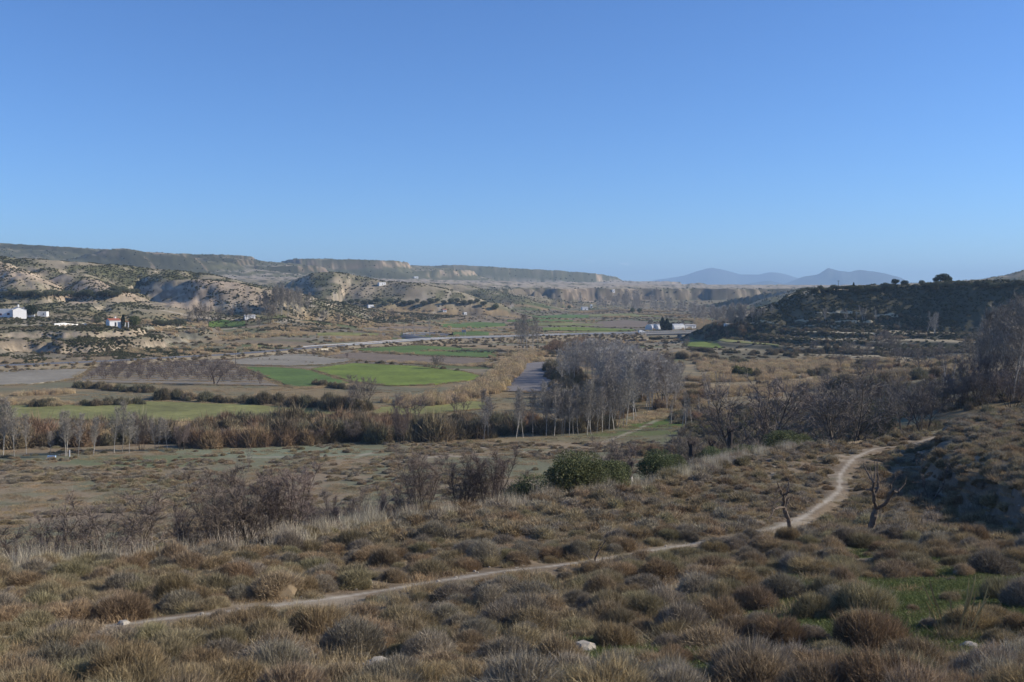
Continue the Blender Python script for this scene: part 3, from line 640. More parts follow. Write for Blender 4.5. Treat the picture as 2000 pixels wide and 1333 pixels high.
# tall pale straw along the brink
def along(P, n, w0, w1):
    P = np.array(P)[:, :2]; seg = np.linalg.norm(np.diff(P, axis=0), axis=1); cs = np.r_[0, np.cumsum(seg)]; t = rs.rand(n)*cs[-1]
    X = np.interp(t, cs, P[:, 0]); Y = np.interp(t, cs, P[:, 1]); i = np.clip(np.searchsorted(cs, t)-1, 0, len(seg)-1)
    d = np.diff(P, axis=0)[i]/seg[i][:, None]; nrm = np.c_[-d[:, 1], d[:, 0]]; o = rs.uniform(w0, w1, n)
    return X+nrm[:, 0]*o, Y+nrm[:, 1]*o, t/cs[-1]
a, b, t_ = along(EDGE[3:12], 560, -1.6, 2.6); k_ = rs.rand(len(a)) < .35+.65*(fbm(a/6, b/6, 9, 2) > .48); a, b = a[k_], b[k_]
scatter('grass', 'tall pale dead stalks along the brink of the slope', K_straw, on(a, b), rs.uniform(.6, 1.1, len(a)), rs.uniform(.35, 1.25, len(a)))
# grazing land tufts
a, b = rand_polar(9000, 75, 215, -.52, .34, 1.0); q = edge_side(a, b); nn = fbm(a/9, b/9, 210, 3)
k_ = (q > 6) & (b+.04*a < 196) & (rs.rand(len(a)) < sst(.47, .62, nn)*.9+.03) & (a < 48); a, b = a[k_], b[k_]
scatter('undergrowth', 'low grey-brown scrub dotted over the grazing land below the slope', K_shrub, on(a, b, -.05), rs.uniform(.7, 2.0, len(a)), rs.uniform(.5, 1.4, len(a)))
a, b = rand_polar(14000, 70, 330, -.52, .52, 1.0); q = edge_side(a, b); k_ = (q > 2) & (fbm(a/12, b/12, 212, 3) > .42); a, b = a[k_], b[k_]
s_ = rs.uniform(1.2, 2.6, len(a)); scatter('grass', 'dry grass of the valley floor', K_grass, on(a, b), s_, s_*rs.uniform(.4, .9, len(a)))
# scrub of the hills
def hills(n, r0, r1, cond, s0, s1, lab, thr=(.35, .6), coll=None, a0=-.52, a1=.52):
    a, b = rand_polar(n, r0, r1, a0, a1, .9); z = Hs(a, b); nn = .5*fbm(a/45, b/45, 220, 3)+.5*fbm(a/11, b/11, 221, 3)
    k_ = cond(a, b, z) & (rs.rand(n) < sst(thr[0], thr[1], nn)); a, b = a[k_], b[k_]
    scatter('shrubbery', lab, coll or K_bush, on(a, b, -.1), rs.uniform(s0, s1, len(a)))
hills(95000, 480, 1000, lambda a, b, z: (z > 6) & (a < 40), .3, .85, 'low dark scrub over the left-hand hills', (.37, .53))
hills(45000, 950, 1700, lambda a, b, z: (z > 12), .5, 1.15, 'low scrub on the middle hills', (.37, .53))
hills(16000, 1700, 3900, lambda a, b, z: (z < 38) | (z > 62), .9, 2.2, 'scrub on the mesa slopes', (.4, .65))
hills(60000, 420, 760, lambda a, b, z: (a > 80) & (z > 3) & ((np.abs(Hs(a+1.5, b+2)-Hs(a-1.5, b-2)) > 1.0) | (rs.rand(len(a)) < .10)), .35, .95, 'dark scrub over the shaded right-hand hill', (.3, .55), None, .1, .56)
hills(26000, 380, 500, lambda a, b, z: (a < -100) & (z > 1.5), .2, .7, 'scrub on the ledges of the pale bluff', (.42, .58), None, -.54, -.2)
hills(2600, 60, 170, lambda a, b, z: (edge_side(a, b) < 0) & (poly_dist(a, b, BANK)[1] < 0), .5, 1.3, 'dry bushes on the eroded bank', (.35, .55), K_shrub, .3, .56)
# ------------------------------------------------------------------ fields: slightly raised sheets with banks
def resample(P, n):
    P = np.array(P, float); s = np.r_[0, np.cumsum(np.linalg.norm(np.diff(P, axis=0), axis=1))]; t = np.linspace(0, s[-1], n)
    return np.stack([np.interp(t, s, P[:, k]) for k in range(P.shape[1])], 1)
def field(name, far, near, m, nu=40, nv=14, dz=.25, label=None):
    A = resample([hit(*p)[:2] for p in far], nu); B = resample([hit(*p)[:2] for p in near], nu)
    wob = lambda P: P + .9*np.c_[fbm(P[:, 0]/9, P[:, 1]/9, 5, 2)-.5, fbm(P[:, 0]/9, P[:, 1]/9, 6, 2)-.5]
    A, B = wob(A), wob(B); t = np.linspace(0, 1, nv)[:, None, None]
    G = A[None]*(1-t)+B[None]*t; z = Hs(G[..., 0], G[..., 1])+dz
    V = np.concatenate([G, z[..., None]], 2)
    out = np.empty((nv+2, nu+2, 3)); out[1:-1, 1:-1] = V
    out[0, 1:-1] = V[0]-[0, 0, .9]; out[-1, 1:-1] = V[-1]-[0, 0, .9]; out[:, 0] = out[:, 1]-[0, 0, .9]; out[:, -1] = out[:, -2]-[0, 0, .9]
    i, j = np.meshgrid(np.arange(nv+1), np.arange(nu+1), indexing='ij'); wN = nu+2
    F = np.stack([i*wN+j, (i+1)*wN+j, (i+1)*wN+j+1, i*wN+j+1], -1).reshape(-1, 4)
    o = link(name, mesh(name, out.reshape(-1, 3), [F], m, smooth=False), kind='structure')
    if label: o['label'] = label
    return o
M_green = mat('young_cereal', (.15,.19,.028), rows=.07, noise=.32, nscale=.06, fine=.22, bump=.05, bscale=3)
M_green2 = mat('darker_cereal', (.10,.15,.032), rows=.07, noise=.26, nscale=.05, fine=.2, bump=.05, bscale=3)
M_olive = mat('thin_pasture', (.19,.185,.06), rows=.05, noise=.35, nscale=.05, fine=.22, bump=.05, bscale=3)
M_fallow = mat('grey_fallow', (.25,.22,.165), rows=.08, noise=.2, nscale=.05, fine=.15, bump=.05, bscale=2)
M_fallow_d = mat('dark_fallow', (.185,.165,.15), noise=.15, nscale=.06, fine=.15, bump=.05, bscale=2)
M_brown = mat('brown_plough', (.19,.145,.10), noise=.18, nscale=.07, fine=.2, bump=.06, bscale=2)
M_orch = mat('orchard_soil', (.22,.185,.135), noise=.15, nscale=.1, fine=.15, bump=.05, bscale=2)
M_strawf = mat('dry_terrace', (.42,.36,.235), noise=.3, nscale=.08, fine=.2, bump=.05, bscale=3)
FIELDS = [
 ([(1552,631),(1620,630),(1705,632)], [(1552,633.5),(1620,633),(1705,634.5)], M_strawf), ([(1440,640),(1540,640),(1640,643)], [(1440,642),(1540,642.5),(1640,645)], M_strawf),
 ([(1570,649),(1650,651),(1745,655)], [(1570,652),(1650,654),(1745,657.5)], M_strawf), ([(1400,652),(1460,653),(1530,658)], [(1400,654.5),(1460,656),(1530,660.5)], M_olive),
 ([(1745,638),(1810,640),(1885,643)], [(1745,640.5),(1810,642.5),(1885,646)], M_strawf), ([(1600,664),(1680,668),(1790,672)], [(1600,667),(1680,671),(1790,676)], M_strawf), ([(1540,684),(1640,684),(1740,688)], [(1540,687),(1640,687.5),(1740,691)], M_strawf),
 ([(1680,618),(1740,619),(1800,622)], [(1680,620),(1740,621),(1800,624)], M_strawf), ([(1590,612),(1640,612),(1700,615)], [(1590,613.8),(1640,614),(1700,617)], M_strawf),
 ([(990,626),(1060,624),(1120,626)], [(990,629),(1060,629),(1120,629)], M_green2), ([(1100,650),(1170,648),(1240,649)], [(1100,652.5),(1170,652),(1240,652)], M_olive),
 ([(740,640),(800,638),(850,640)], [(740,643),(800,643),(850,643)], M_brown), ([(1150,615),(1230,613),(1290,616)], [(1150,619),(1230,619),(1290,620)], M_olive), ([(620,652),(680,650),(740,652)], [(620,656),(680,656),(740,656)], M_olive),
 ([(608,722),(690,711),(800,716),(900,726),(936,735)], [(684,746),(760,755),(850,753),(938,741)], M_green),
 ([(475,718),(540,719),(600,723)], [(572,758),(640,754),(680,749)], M_green2),
 ([(690,681),(820,676),(968,685)], [(700,686),(830,695),(968,700)], M_green2),
 ([(350,703),(545,692),(600,693),(690,703)], [(430,712),(560,716),(640,713),(694,706)], M_fallow),
 ([(620,698),(700,689),(830,698),(960,702)], [(700,706),(830,713),(900,714),(955,708)], M_brown),
 ([(190,712),(300,706),(440,710)], [(150,748),(350,752),(545,755)], M_orch),
 ([(-60,730),(60,724),(172,722)], [(-60,757),(60,752),(135,743)], M_fallow),
 ([(-40,795),(150,793),(275,786),(450,791),(660,803)], [(-40,820),(150,823),(400,825),(560,820),(680,808)], M_olive),
 ([(745,798),(830,792),(905,786),(945,786)], [(715,812),(800,814),(870,808),(950,798)], M_olive),
 ([(800,823),(860,822),(930,820)], [(790,832),(860,833),(940,832)], M_olive),
 ([(1018,712),(1060,708),(1098,708)], [(985,766),(1040,768),(1100,766)], M_fallow_d),
 ([(860,634),(930,630),(985,632)], [(862,640),(930,641),(990,637)], M_green2),
 ([(885,650),(920,647),(955,650)], [(885,655),(920,655),(955,655)], M_green2),
 ([(1030,633),(1100,631),(1180,634)], [(1030,637),(1100,637),(1180,638)], M_olive),
 ([(1060,641),(1130,640),(1240,644)], [(1060,646),(1130,647),(1240,647)], M_green),
 ([(1040,617),(1100,615),(1150,616)], [(1040,622),(1100,622),(1150,621)], M_green2),
 ([(1170,629),(1220,626),(1268,629)], [(1150,639),(1210,641),(1265,640)], M_brown),
 ([(408,630),(440,627),(478,629)], [(408,639),(440,641),(480,638)], M_green2),
 ([(1335,668),(1370,668),(1400,671)], [(1340,677),(1370,680),(1412,681)], M_green),
 ([(1345,660),(1420,664),(1520,674)], [(1345,664),(1420,669),(1520,679)], M_olive),
]
FPOLY = [np.array([hit(*p)[:2] for p in far]+[hit(*p)[:2] for p in near[::-1]]) for far, near, m in FIELDS]
def in_fields(x, y):
    res = np.zeros(len(x), bool)
    for P in FPOLY:
        c = P.mean(0); Q = c+(P-c)*.96; ins = np.zeros(len(x), bool); k = len(Q)
        for a_ in range(k):
            (x1, y1), (x2, y2) = Q[a_], Q[(a_+1) % k]
            with np.errstate(divide='ignore', invalid='ignore'): ins ^= ((y1 > y) != (y2 > y)) & (x < (x2-x1)*(y-y1)/(y2-y1)+x1)
        res |= ins
    return res
for far, near, m in FIELDS: field('field', far, near, m, dz=.3)
# plot borders of the valley floor, low brambles
a, b = rand_polar(150000, 430, 1650, -.52, .52, .9); z = Hs(a, b)
uu = b + .18*a + 26*(fbm(a/240, b/240, 120, 3)-.5); row = np.floor(uu/17); fr_ = uu/17-row
hsh = _hash(row, row*0, 7); cl = 40+70*_hash(row, row*0+3, 9); ff = (a+200*hsh)/cl; ff = ff-np.floor(ff)
k_ = (z < 14) & (((fr_ < .09) & (_hash(row, np.floor((a+200*hsh)/cl), 44) < .75)) | (ff < .03)); a, b = a[k_], b[k_]; k_ = ~in_fields(a, b); a, b = a[k_], b[k_]
h_ = rs.rand(len(a))
k2 = fbm(a/70, b/50, 230, 2) > .53
q_ = k2 & (b < 1100); scatter('reeds', 'reeds along the far plot borders', K_reed, on(a[q_], b[q_]), rs.uniform(.8, 1.4, q_.sum()), rs.uniform(1.0, 2.4, q_.sum()))
q_ = ~q_; scatter('undergrowth', 'brambles along the far plot borders', K_hedge, on(a[q_], b[q_], -.2), rs.uniform(.6, 1.5, q_.sum()), rs.uniform(.6, 1.3, q_.sum()))


# vegetation strips: ((picture points), height m, half width m, kind)
STRIPS = [
 ([(1550,636),(1620,635.5),(1705,637.5)], 2.2, 1.2, 'hedge'), ([(1440,645),(1540,645.5),(1640,648)], 2.2, 1.4, 'hedge'), ([(1570,655),(1650,657),(1745,660.5)], 2.0, 1.4, 'hedge'), ([(1400,658),(1460,659),(1530,664)], 1.8, 1.3, 'hedge'),
 ([(1745,643),(1810,645.5),(1885,649)], 2.4, 1.4, 'hedge'), ([(1600,670),(1680,674),(1790,680)], 2.0, 1.5, 'hedge'), ([(1540,690),(1640,691),(1740,695)], 1.8, 1.4, 'hedge'), ([(1680,623),(1740,624),(1800,627)], 2.0, 1.2, 'hedge'),
 ([(300,779),(400,784),(520,790),(640,800),(720,806)], 3.6, 2.5, 'hedge'), ([(300,776),(420,780),(560,786),(700,796)], 3.6, 1.6, 'reed'),
 ([(160,757),(230,764),(290,768)], 2.6, 2, 'hedge'), ([(160,755),(230,760)], 2.4, 1.6, 'reed'),
 ([(-40,790),(60,790),(160,794)], 3.0, 4, 'reed'), ([(60,795),(170,794),(280,791)], 2.6, 2.5, 'hedge'), ([(-40,775),(60,772),(140,768)], 2.4, 3, 'reed'),
 ([(760,790),(840,785),(900,778),(950,765),(985,735),(1000,715),(1025,700),(1050,692)], 4.2, 5, 'reed'), ([(770,798),(850,790),(920,782)], 3.6, 3.5, 'reed'),
 ([(960,745),(1000,720),(960,715)], 3.6, 5, 'reed'), ([(1030,700),(1060,692),(1095,690)], 2.8, 3, 'hedge'), ([(1000,700),(1040,694)], 4.0, 5, 'reed'),
 ([(610,752),(690,762),(740,765)], 2.0, 1.2, 'hedge'), ([(605,723),(640,735),(690,747)], .7, .6, 'hedge'), ([(700,709),(760,713),(830,718),(900,727)], 1.6, 1.2, 'hedge'), ([(760,708),(850,713),(950,716),(985,712)], 1.8, 3, 'reed'),
 ([(700,688),(830,697),(965,702)], .8, .7, 'hedge'), ([(580,693),(640,700),(680,704)], .9, .7, 'hedge'), ([(835,685),(900,690),(960,690)], 1.3, .8, 'hedge'),
 ([(0,872),(100,870),(200,868),(330,862)], 5.5, 4, 'mix'), ([(0,850),(150,848),(330,845),(500,838),(640,832),(760,830)], 3.6, 5, 'reedmix'),
 ([(330,868),(450,872),(560,868),(640,862)], 4.0, 4, 'red'), ([(540,866),(640,860),(760,862),(860,858)], 5.0, 4, 'hedge'), ([(640,845),(760,840),(850,838)], 4.2, 4, 'red'), ([(450,850),(600,842)], 4, 5, 'reedmix'),
 ([(830,858),(950,852),(1080,846),(1200,838)], 4.0, 4, 'hedge'), ([(850,845),(950,838),(1060,830)], 4.0, 4, 'mix'), ([(740,815),(830,818),(940,815)], 1.4, 1.5, 'hedge'),
 ([(1190,836),(1250,822),(1300,800)], 1.2, 2.5, 'reed'), ([(1100,800),(1130,780),(1110,750),(1095,720)], 3.6, 6, 'hedge'), ([(1150,820),(1200,790),(1180,760)], 3.0, 8, 'mix'),
 ([(560,645),(620,642),(660,640)], 2.2, 5, 'reed'), ([(430,662),(520,655),(600,655)], 2.6, 7, 'reed'), ([(640,668),(700,666),(760,662)], 2.6, 4, 'reed'), ([(700,674),(760,670)], 3.0, 3, 'reed'), ([(720,650),(800,648)], 2.2, 3, 'reed'),
 ([(820,688),(900,686),(1000,687),(1060,684)], 1.8, 3, 'reed'), ([(860,650),(960,646)], 2.2, 3, 'reed'), ([(1080,690),(1120,680),(1150,675)], 5, 5, 'red'), ([(1120,672),(1180,665),(1230,660)], 3.5, 5, 'red'),
 ([(1310,690),(1360,700),(1420,712),(1480,725)], 3.0, 5, 'reed'), ([(1320,700),(1400,706),(1460,715)], 3.4, 3, 'hedge'), ([(1340,684),(1400,690),(1500,692),(1560,698)], 2.4, 2.5, 'hedge'),
 ([(1350,745),(1450,742),(1560,735)], 3.2, 8, 'reed'), ([(1440,735),(1480,742)], 3.6, 2, 'olive'), ([(1330,775),(1400,770),(1520,765),(1620,750)], 3.0, 9, 'reed'), ([(1560,722),(1640,712),(1720,708)], 3.0, 7, 'reed'), ([(1450,712),(1560,708),(1640,703)], 2.8, 6, 'reed'),
 ([(1480,755),(1560,752),(1660,744)], 2.4, 3, 'hedge'), ([(1580,735),(1640,728),(1740,725)], 2.8, 3, 'mix'), ([(1620,705),(1700,715),(1800,720),(1900,715)], 3.0, 4, 'mix'), ([(1650,760),(1750,745),(1850,735)], 3.6, 8, 'mix'), ([(1560,800),(1680,790),(1800,770)], 3.2, 8, 'mix'),
 ([(1320,815),(1400,818),(1480,815)], 2.4, 6, 'reedmix'), ([(1330,838),(1400,842),(1450,845)], 1.4, 2.5, 'olive'), ([(1240,892),(1300,885),(1380,880)], 2.0, 3, 'red'), ([(1330,800),(1350,780),(1340,760)], 3.0, 6, 'reedmix'),
 ([(1380,652),(1420,650),(1470,646)], 3, 5, 'mix'), ([(1330,625),(1370,628),(1400,632)], 3, 7, 'reed'), ([(1120,612),(1200,606),(1300,610)], 3, 8, 'reed'), ([(1180,622),(1220,620)], 3, 6, 'reed'), ([(1250,615),(1330,618)], 3, 6, 'reed'),
 ([(380,690),(460,686),(560,676)], 1.2, 2, 'mix'), ([(0,715),(100,712),(230,705),(330,700)], 1.0, 3, 'mix'), ([(170,705),(220,690),(260,680)], 1.0, 3, 'mix'),
 ([(1390,665),(1470,668),(1560,678)], 1.6, 2, 'hedge'), ([(1420,655),(1500,658),(1600,664)], 1.8, 2.5, 'hedge'), ([(1520,640),(1620,648),(1740,655)], 2.2, 3, 'hedge'), ([(1500,690),(1600,688),(1750,695),(1900,690)], 2.6, 4, 'hedge'),
 ([(430,700),(540,704),(640,712)], .7, .6, 'hedge'), ([(570,760),(640,757),(690,752)], .9, .8, 'reed'),
]
K_olb = proto_collection('leafy_scrub', [mk('leafy_scrub', cat(leafy(180+i, 420, 1., .9, (.10,.105,.035), (.19,.18,.07), .26, .4), lump(np.random.RandomState(i), .75, .95, 8, .2, 0, (.08,.08,.04))), M_leaf) for i in range(3)])
NAMES_ = {'hedge': 'undergrowth', 'reed': 'reeds', 'red': 'shrubbery', 'mix': 'undergrowth', 'reedmix': 'reeds', 'olive': 'shrubbery'}
acc_ = {}
# weedy margins round the plots
mg = []
for P in FPOLY:
    if P[:, 1].mean() > 540: continue
    Q = np.vstack([P, P[:1]]); L_ = np.linalg.norm(np.diff(Q, axis=0), axis=1).sum(); a, b, _ = along(np.c_[Q, np.zeros(len(Q))], int(L_*2.2), -.9, .9); mg.append(np.c_[a, b])
mg = np.vstack(mg); s_ = rs.uniform(1.0, 2.4, len(mg)); scatter('grass', 'rank dry grass along the plot margins', K_grass, on(mg[:, 0], mg[:, 1], .12), s_, s_*rs.uniform(.8, 1.8, len(mg)))
# rough brush beyond the far end of the near slope
a, b = rs.uniform(22, 120, 3600), rs.uniform(100, 250, 3600); k_ = (edge_side(a, b) > 1.5) & (a/b > .17) & (a/b < .56) & (fbm(a/12, b/12, 340, 3) > .43); a, b = a[k_], b[k_]; q_ = rs.rand(len(a)) < .6
scatter('undergrowth', 'rough brush beyond the far end of the near slope', K_hedge, on(a[q_], b[q_], -.2), rs.uniform(.6, 1.7, q_.sum()), rs.uniform(.5, 1.9, q_.sum()))
scatter('undergrowth', 'grey tufted scrub beyond the far end of the near slope', K_shrub, on(a[~q_], b[~q_], -.1), rs.uniform(1., 2.4, (~q_).sum()))
a, b = rs.uniform(55, 240, 5200), rs.uniform(262, 425, 5200); k_ = (fbm(a/22, b/16, 330, 3) > .47) & (Hs(a, b) < 3) & (a/b < .56) & (a > 60+.12*(b-260)); a, b = a[k_], b[k_]
scatter('reeds', 'broad golden reed beds filling the river bottom right of the grove', K_reed, on(a, b, -.1), rs.uniform(.9, 1.4, len(a)), rs.uniform(1.3, 2.6, len(a)))
for pts, h, hw, kind in STRIPS:
    P = [hit(*p) for p in pts]; Ln = sum(math.dist(a[:2], b[:2]) for a, b in zip(P[:-1], P[1:]))
    far_ = P[0][1]; dens = {'reed': .30, 'reedmix': .26}.get(kind, .17)
    n = int(min(2600, max(40, Ln*hw*2*dens*(1.6 if hw < 2 else 1))))
    a, b, t = along(P, n, -hw, hw); g_ = fbm(a/8, b/8, 300, 2); k_ = g_ > .30; a, b = a[k_], b[k_]; n = len(a); g_ = g_[k_]
    pick = rs.rand(n)
    for nm, sel, coll, sx in ((('reed', pick < {'reed': 1, 'reedmix': .55, 'mix': .12}.get(kind, 0), K_reed, (.9, 1.3)),
                          ('hedge', (pick >= {'reed': 2, 'reedmix': .75, 'mix': .45, 'red': .85, 'olive': .8}.get(kind, 0)), K_hedge, None),
                          ('red', (pick >= {'reedmix': .55, 'mix': .12, 'red': 0}.get(kind, 2)) & (pick < {'reedmix': .75, 'mix': .45, 'red': .85}.get(kind, 0)), K_redb, None),
                          ('olive', (pick < .8) & (kind == 'olive'), K_olb, None))):
        if not np.any(sel): continue
        m_ = int(np.sum(sel)); hh = h*.85*rs.uniform(.4, 1.1, m_)*(.6+.8*g_[sel])
        s = rs.uniform(*sx, m_) if sx else np.minimum(hh, hw*1.2)*rs.uniform(.55, .9, m_)
        acc_.setdefault((nm, coll.name), [coll, [], [], []]); q = acc_[(nm, coll.name)]
        q[1].append(on(a[sel], b[sel], -.15)); q[2].append(s); q[3].append(hh)
LAB_ = {'reed': ('reeds', 'golden dry reeds standing in belts along the plots and the river'), 'hedge': ('undergrowth', 'dark bare bramble belts bordering the fields'),
        'red': ('shrubbery', 'reddish bare scrub along the ditches'), 'olive': ('shrubbery', 'yellow-green leafy scrub by the river')}
for (nm, _), (coll, P_, S_, Z_) in acc_.items():
    scatter(LAB_[nm][0], LAB_[nm][1], coll, np.vstack(P_), np.concatenate(S_), np.concatenate(Z_), tilt=.06)
# ------------------------------------------------------------------ trees
def tube(P, Rd, k=5):
    P = np.asarray(P, float); n = len(P); T = unit(np.gradient(P, axis=0)); up = np.array([.31, .95, .05])
    A = unit(np.cross(T, up)); B = np.cross(T, A); a = np.linspace(0, 2*math.pi, k, endpoint=False)
    V = P[:, None] + (A[:, None]*np.cos(a)[None, :, None] + B[:, None]*np.sin(a)[None, :, None])*np.asarray(Rd)[:, None, None]
    i, j = np.meshgrid(np.arange(n-1), np.arange(k), indexing='ij'); j2 = (j+1) % k
    F = np.stack([i*k+j, i*k+j2, (i+1)*k+j2, (i+1)*k+j], -1).reshape(-1, 4)
    return V.reshape(-1, 3), F
def tubes(lst, col, k=5):
    parts = []
    for P, Rd in lst:
        V, F = tube(P, Rd, k); parts.append((V, [F], np.tile(np.array(col, float), (len(V), 1))*(.85+.3*np.random.RandomState(len(parts)).rand(len(V), 1))))
    return cat(*parts)
def curve(p0, d, ln, n, rng, up=.0, wob=.15):
    P = [np.array(p0, float)]; d = unit(np.array(d, float))
    for i in range(n-1):
        d = unit(d + rng.normal(size=3)*wob + [0, 0, up]); P.append(P[-1]+d*ln/(n-1))
    return np.array(P), d
def bare_tree(seed, stems=1, spread=.1, tr=.012, t0=.25, nb=24, bl=.30, ang=.6, up=.12, n2=6, n3=9, tl=.055, tw=.0028, wob=.08, bark=(.3,.27,.23), twc=(.2,.17,.14), twc2=(.3,.25,.2), droop=0, k1=4, cl2=.45):
    rng = np.random.RandomState(seed); L1 = []; L2 = []; tb = []; tt = []
    a0 = rng.uniform(0, 6.28)
    for s in range(stems):
        az = a0+s*6.283/stems+rng.uniform(-.4, .4); tilt = spread*rng.uniform(.5, 1.2)
        H = 1*(1 if s == 0 else rng.uniform(.75, 1))
        P, _ = curve([math.cos(az)*.01*stems, math.sin(az)*.01*stems, -.03], [math.cos(az)*tilt, math.sin(az)*tilt, 1], H*.97, 9, rng, .05, wob*.5)
        P[:, 2] *= .97/max(P[-1, 2], .1)*H if P[-1, 2] > .3 else 1
        t = np.linspace(0, 1, 9); L1.append((P, tr*(1-.86*t)*(1/math.sqrt(stems)*1.3 if stems > 1 else 1)+.0008))
        for b in range(nb//stems):
            f = t0+(1-t0)*((b+rng.rand())/(nb//stems)); f = min(f, .97)
            p = np.array([np.interp(f, t, P[:, q]) for q in range(3)]); aa = b*2.4+rng.uniform(-.5, .5)
            an = ang*rng.uniform(.75, 1.25); shape = (1-(f-t0)/(1-t0))**.7*.75+.25
            ln = bl*shape*rng.uniform(.7, 1.2)
            Q, dq = curve(p, [math.cos(aa)*math.sin(an), math.sin(aa)*math.sin(an), math.cos(an)], ln, 5, rng, up-droop, wob*1.6)
            r1 = tr*.38*(1-.6*f); L1.append((Q, np.linspace(r1, r1*.25, 5)))
            for c in range(n2):
                g = rng.uniform(.25, 1); p2 = np.array([np.interp(g, np.linspace(0, 1, 5), Q[:, q]) for q in range(3)])
                d2 = unit(Q[-1]-Q[0])+rng.normal(size=3)*.55; S2, _ = curve(p2, d2, ln*cl2*rng.uniform(.6, 1.2), 3, rng, up*.6-droop, .15)
                L2.append((S2, np.array([r1*.35, r1*.25, r1*.12])+tw*.25))
                for e in range(n3):
                    h = rng.rand(); p3 = S2[0]*(1-h)+S2[-1]*h if h < .5 else S2[1]*(1-h)+S2[2]*h
                    d3 = unit(unit(S2[-1]-S2[0])*1.0+rng.normal(size=3)*.65+[0, 0, up*1.5-droop]); l3 = tl*rng.uniform(.5, 1.4)
                    tb.append(p3); tt.append(p3+d3*l3)
    tb, tt = np.array(tb), np.array(tt)
    trunk = tubes(L1[:], bark, k1)
    cr = cat(tubes(L2, np.array(twc)*.9, 3), blades(tb, tt, tw*(.7+.7*rng.rand(len(tb))), cvar(rng, len(tb), twc, .3, twc2), rng=rng))
    return trunk, cr
M_bark = mat('bark', attr='Col', rough=.9, noise=.35, nscale=14, rnd=.15, spec=.1)
M_twig = mat('twigs', attr='Col', rough=.9, rnd=.15, hue=.01, spec=.08)
def variants(kind, n, seed, **kw):
    out = []
    for i in range(n):
        a, b = bare_tree(seed+i, **kw); out.append((mesh(kind+'_trunk', a[0], a[1], M_bark, a[2]), mesh(kind+'_crown', b[0], b[1], M_twig, b[2])))
    return out
PALE = dict(bark=(.38,.35,.30), twc=(.25,.225,.19), twc2=(.37,.335,.285))
TREES = {
 'poplar': variants('poplar', 6, 10, nb=34, bl=.33, ang=.52, up=.14, n2=6, n3=12, t0=.26, tr=.0080, tw=.0030, **PALE),
 'grove': variants('grove', 5, 30, nb=34, bl=.40, ang=.62, up=.12, n2=6, n3=12, t0=.2, tr=.0085, tw=.0036, tl=.065, bark=(.36,.33,.29), twc=(.33,.30,.26), twc2=(.50,.455,.40)),
 'slim': variants('slim', 4, 50, nb=18, bl=.20, ang=.4, up=.2, n2=3, n3=6, t0=.2, tr=.010, tw=.0045, **PALE),
 'vase': variants('vase', 5, 70, stems=6, spread=.42, nb=72, bl=.38, ang=.42, up=.1, n2=7, n3=14, t0=.15, tr=.0125, tw=.0024, tl=.085, wob=.07, bark=(.10,.08,.065), twc=(.175,.14,.115), twc2=(.275,.22,.185)),
 'round': variants('round', 4, 90, stems=3, spread=.5, nb=54, bl=.46, ang=.8, up=.07, n2=7, n3=13, t0=.25, tr=.018, tw=.0030, tl=.08, wob=.10, bark=(.12,.10,.08), twc=(.20,.17,.14), twc2=(.31,.265,.22)),
 'orchard': variants('orchard', 4, 110, stems=3, spread=.6, nb=30, bl=.55, ang=.8, up=.10, n2=5, n3=9, t0=.3, tr=.028, tw=.007, tl=.12, wob=.15, bark=(.09,.07,.06), twc=(.165,.13,.11), twc2=(.25,.205,.175)),
 'gaunt': variants('gaunt', 3, 130, stems=2, spread=.5, nb=16, bl=.42, ang=.7, up=.08, n2=3, n3=4, t0=.3, tr=.022, tw=.0045, tl=.09, wob=.22, bark=(.16,.13,.11), twc=(.17,.14,.12), twc2=(.30,.26,.23)),
}
def leaf_tree(seed, r, h, zc, n, ls, col, col2, th, tr=.05, trc=(.12,.095,.07)):
    rng = np.random.RandomState(seed); P, _ = curve([0, 0, -.05], [rng.uniform(-.1, .1), rng.uniform(-.1, .1), 1], th, 5, rng, .1, .06)
    L = [(P, np.linspace(tr, tr*.5, 5))]
    for i in range(4):
        Q, _ = curve(P[3], [math.cos(i*1.7), math.sin(i*1.7), .9], h*.9, 4, rng, .1, .1); L.append((Q, np.linspace(tr*.45, tr*.12, 4)))
    return (mesh('leafy_trunk', *tubes(L, trc, 5)[:2], M_bark, tubes(L, trc, 5)[2]), mk('leafy_crown', cat(leafy(seed, n, r, h, col, col2, ls, zc), leafy(seed+1, n//4, r*.8, h*.8, col, col2, ls*1.6, zc)), M_leaf))
TREES['olive'] = [leaf_tree(200+i, .62, .42, .58, 3600, .045, (.08,.09,.05), (.17,.175,.11), .35, .06) for i in range(4)]
TREES['evergreen'] = [leaf_tree(210+i, .55, .46, .52, 6000, .034, (.08,.10,.042), (.17,.18,.08), .3, .04) for i in range(3)]
TREES['pine'] = [leaf_tree(220+i, .55, .48, .52, 2600, .06, (.022,.035,.016), (.05,.065,.03), .45, .05) for i in range(3)]
def cypress(seed):
    rng = np.random.RandomState(seed); n = 900; z = rng.rand(n)**.9; rad = .13*np.clip(np.sin(np.pi*np.clip(z*.86+.12, 0, 1)), .02, 1)**.7*(.75+.35*rng.rand(n)); a = rng.uniform(0, 6.28, n)
    p = np.c_[np.cos(a)*rad, np.sin(a)*rad, z*.95+.04]; e = unit(np.c_[np.cos(a)*.5, np.sin(a)*.5, np.full(n, 1.)]+rng.normal(size=(n, 3))*.3)*.07
    c = blades(p-e*.5, p+e, np.full(n, .035), cvar(rng, n, (.020,.030,.016), .35, (.045,.06,.03)), rng=rng)
    L = [(np.array([[0, 0, -.03], [0, 0, .5], [0, 0, .9]]), [.02, .015, .004])]
    return (mk('cypress_trunk', tubes(L, (.1, .08, .06), 5), M_bark), mk('cypress_crown', c, M_leaf))
TREES['cypress'] = [cypress(i) for i in range(3)]
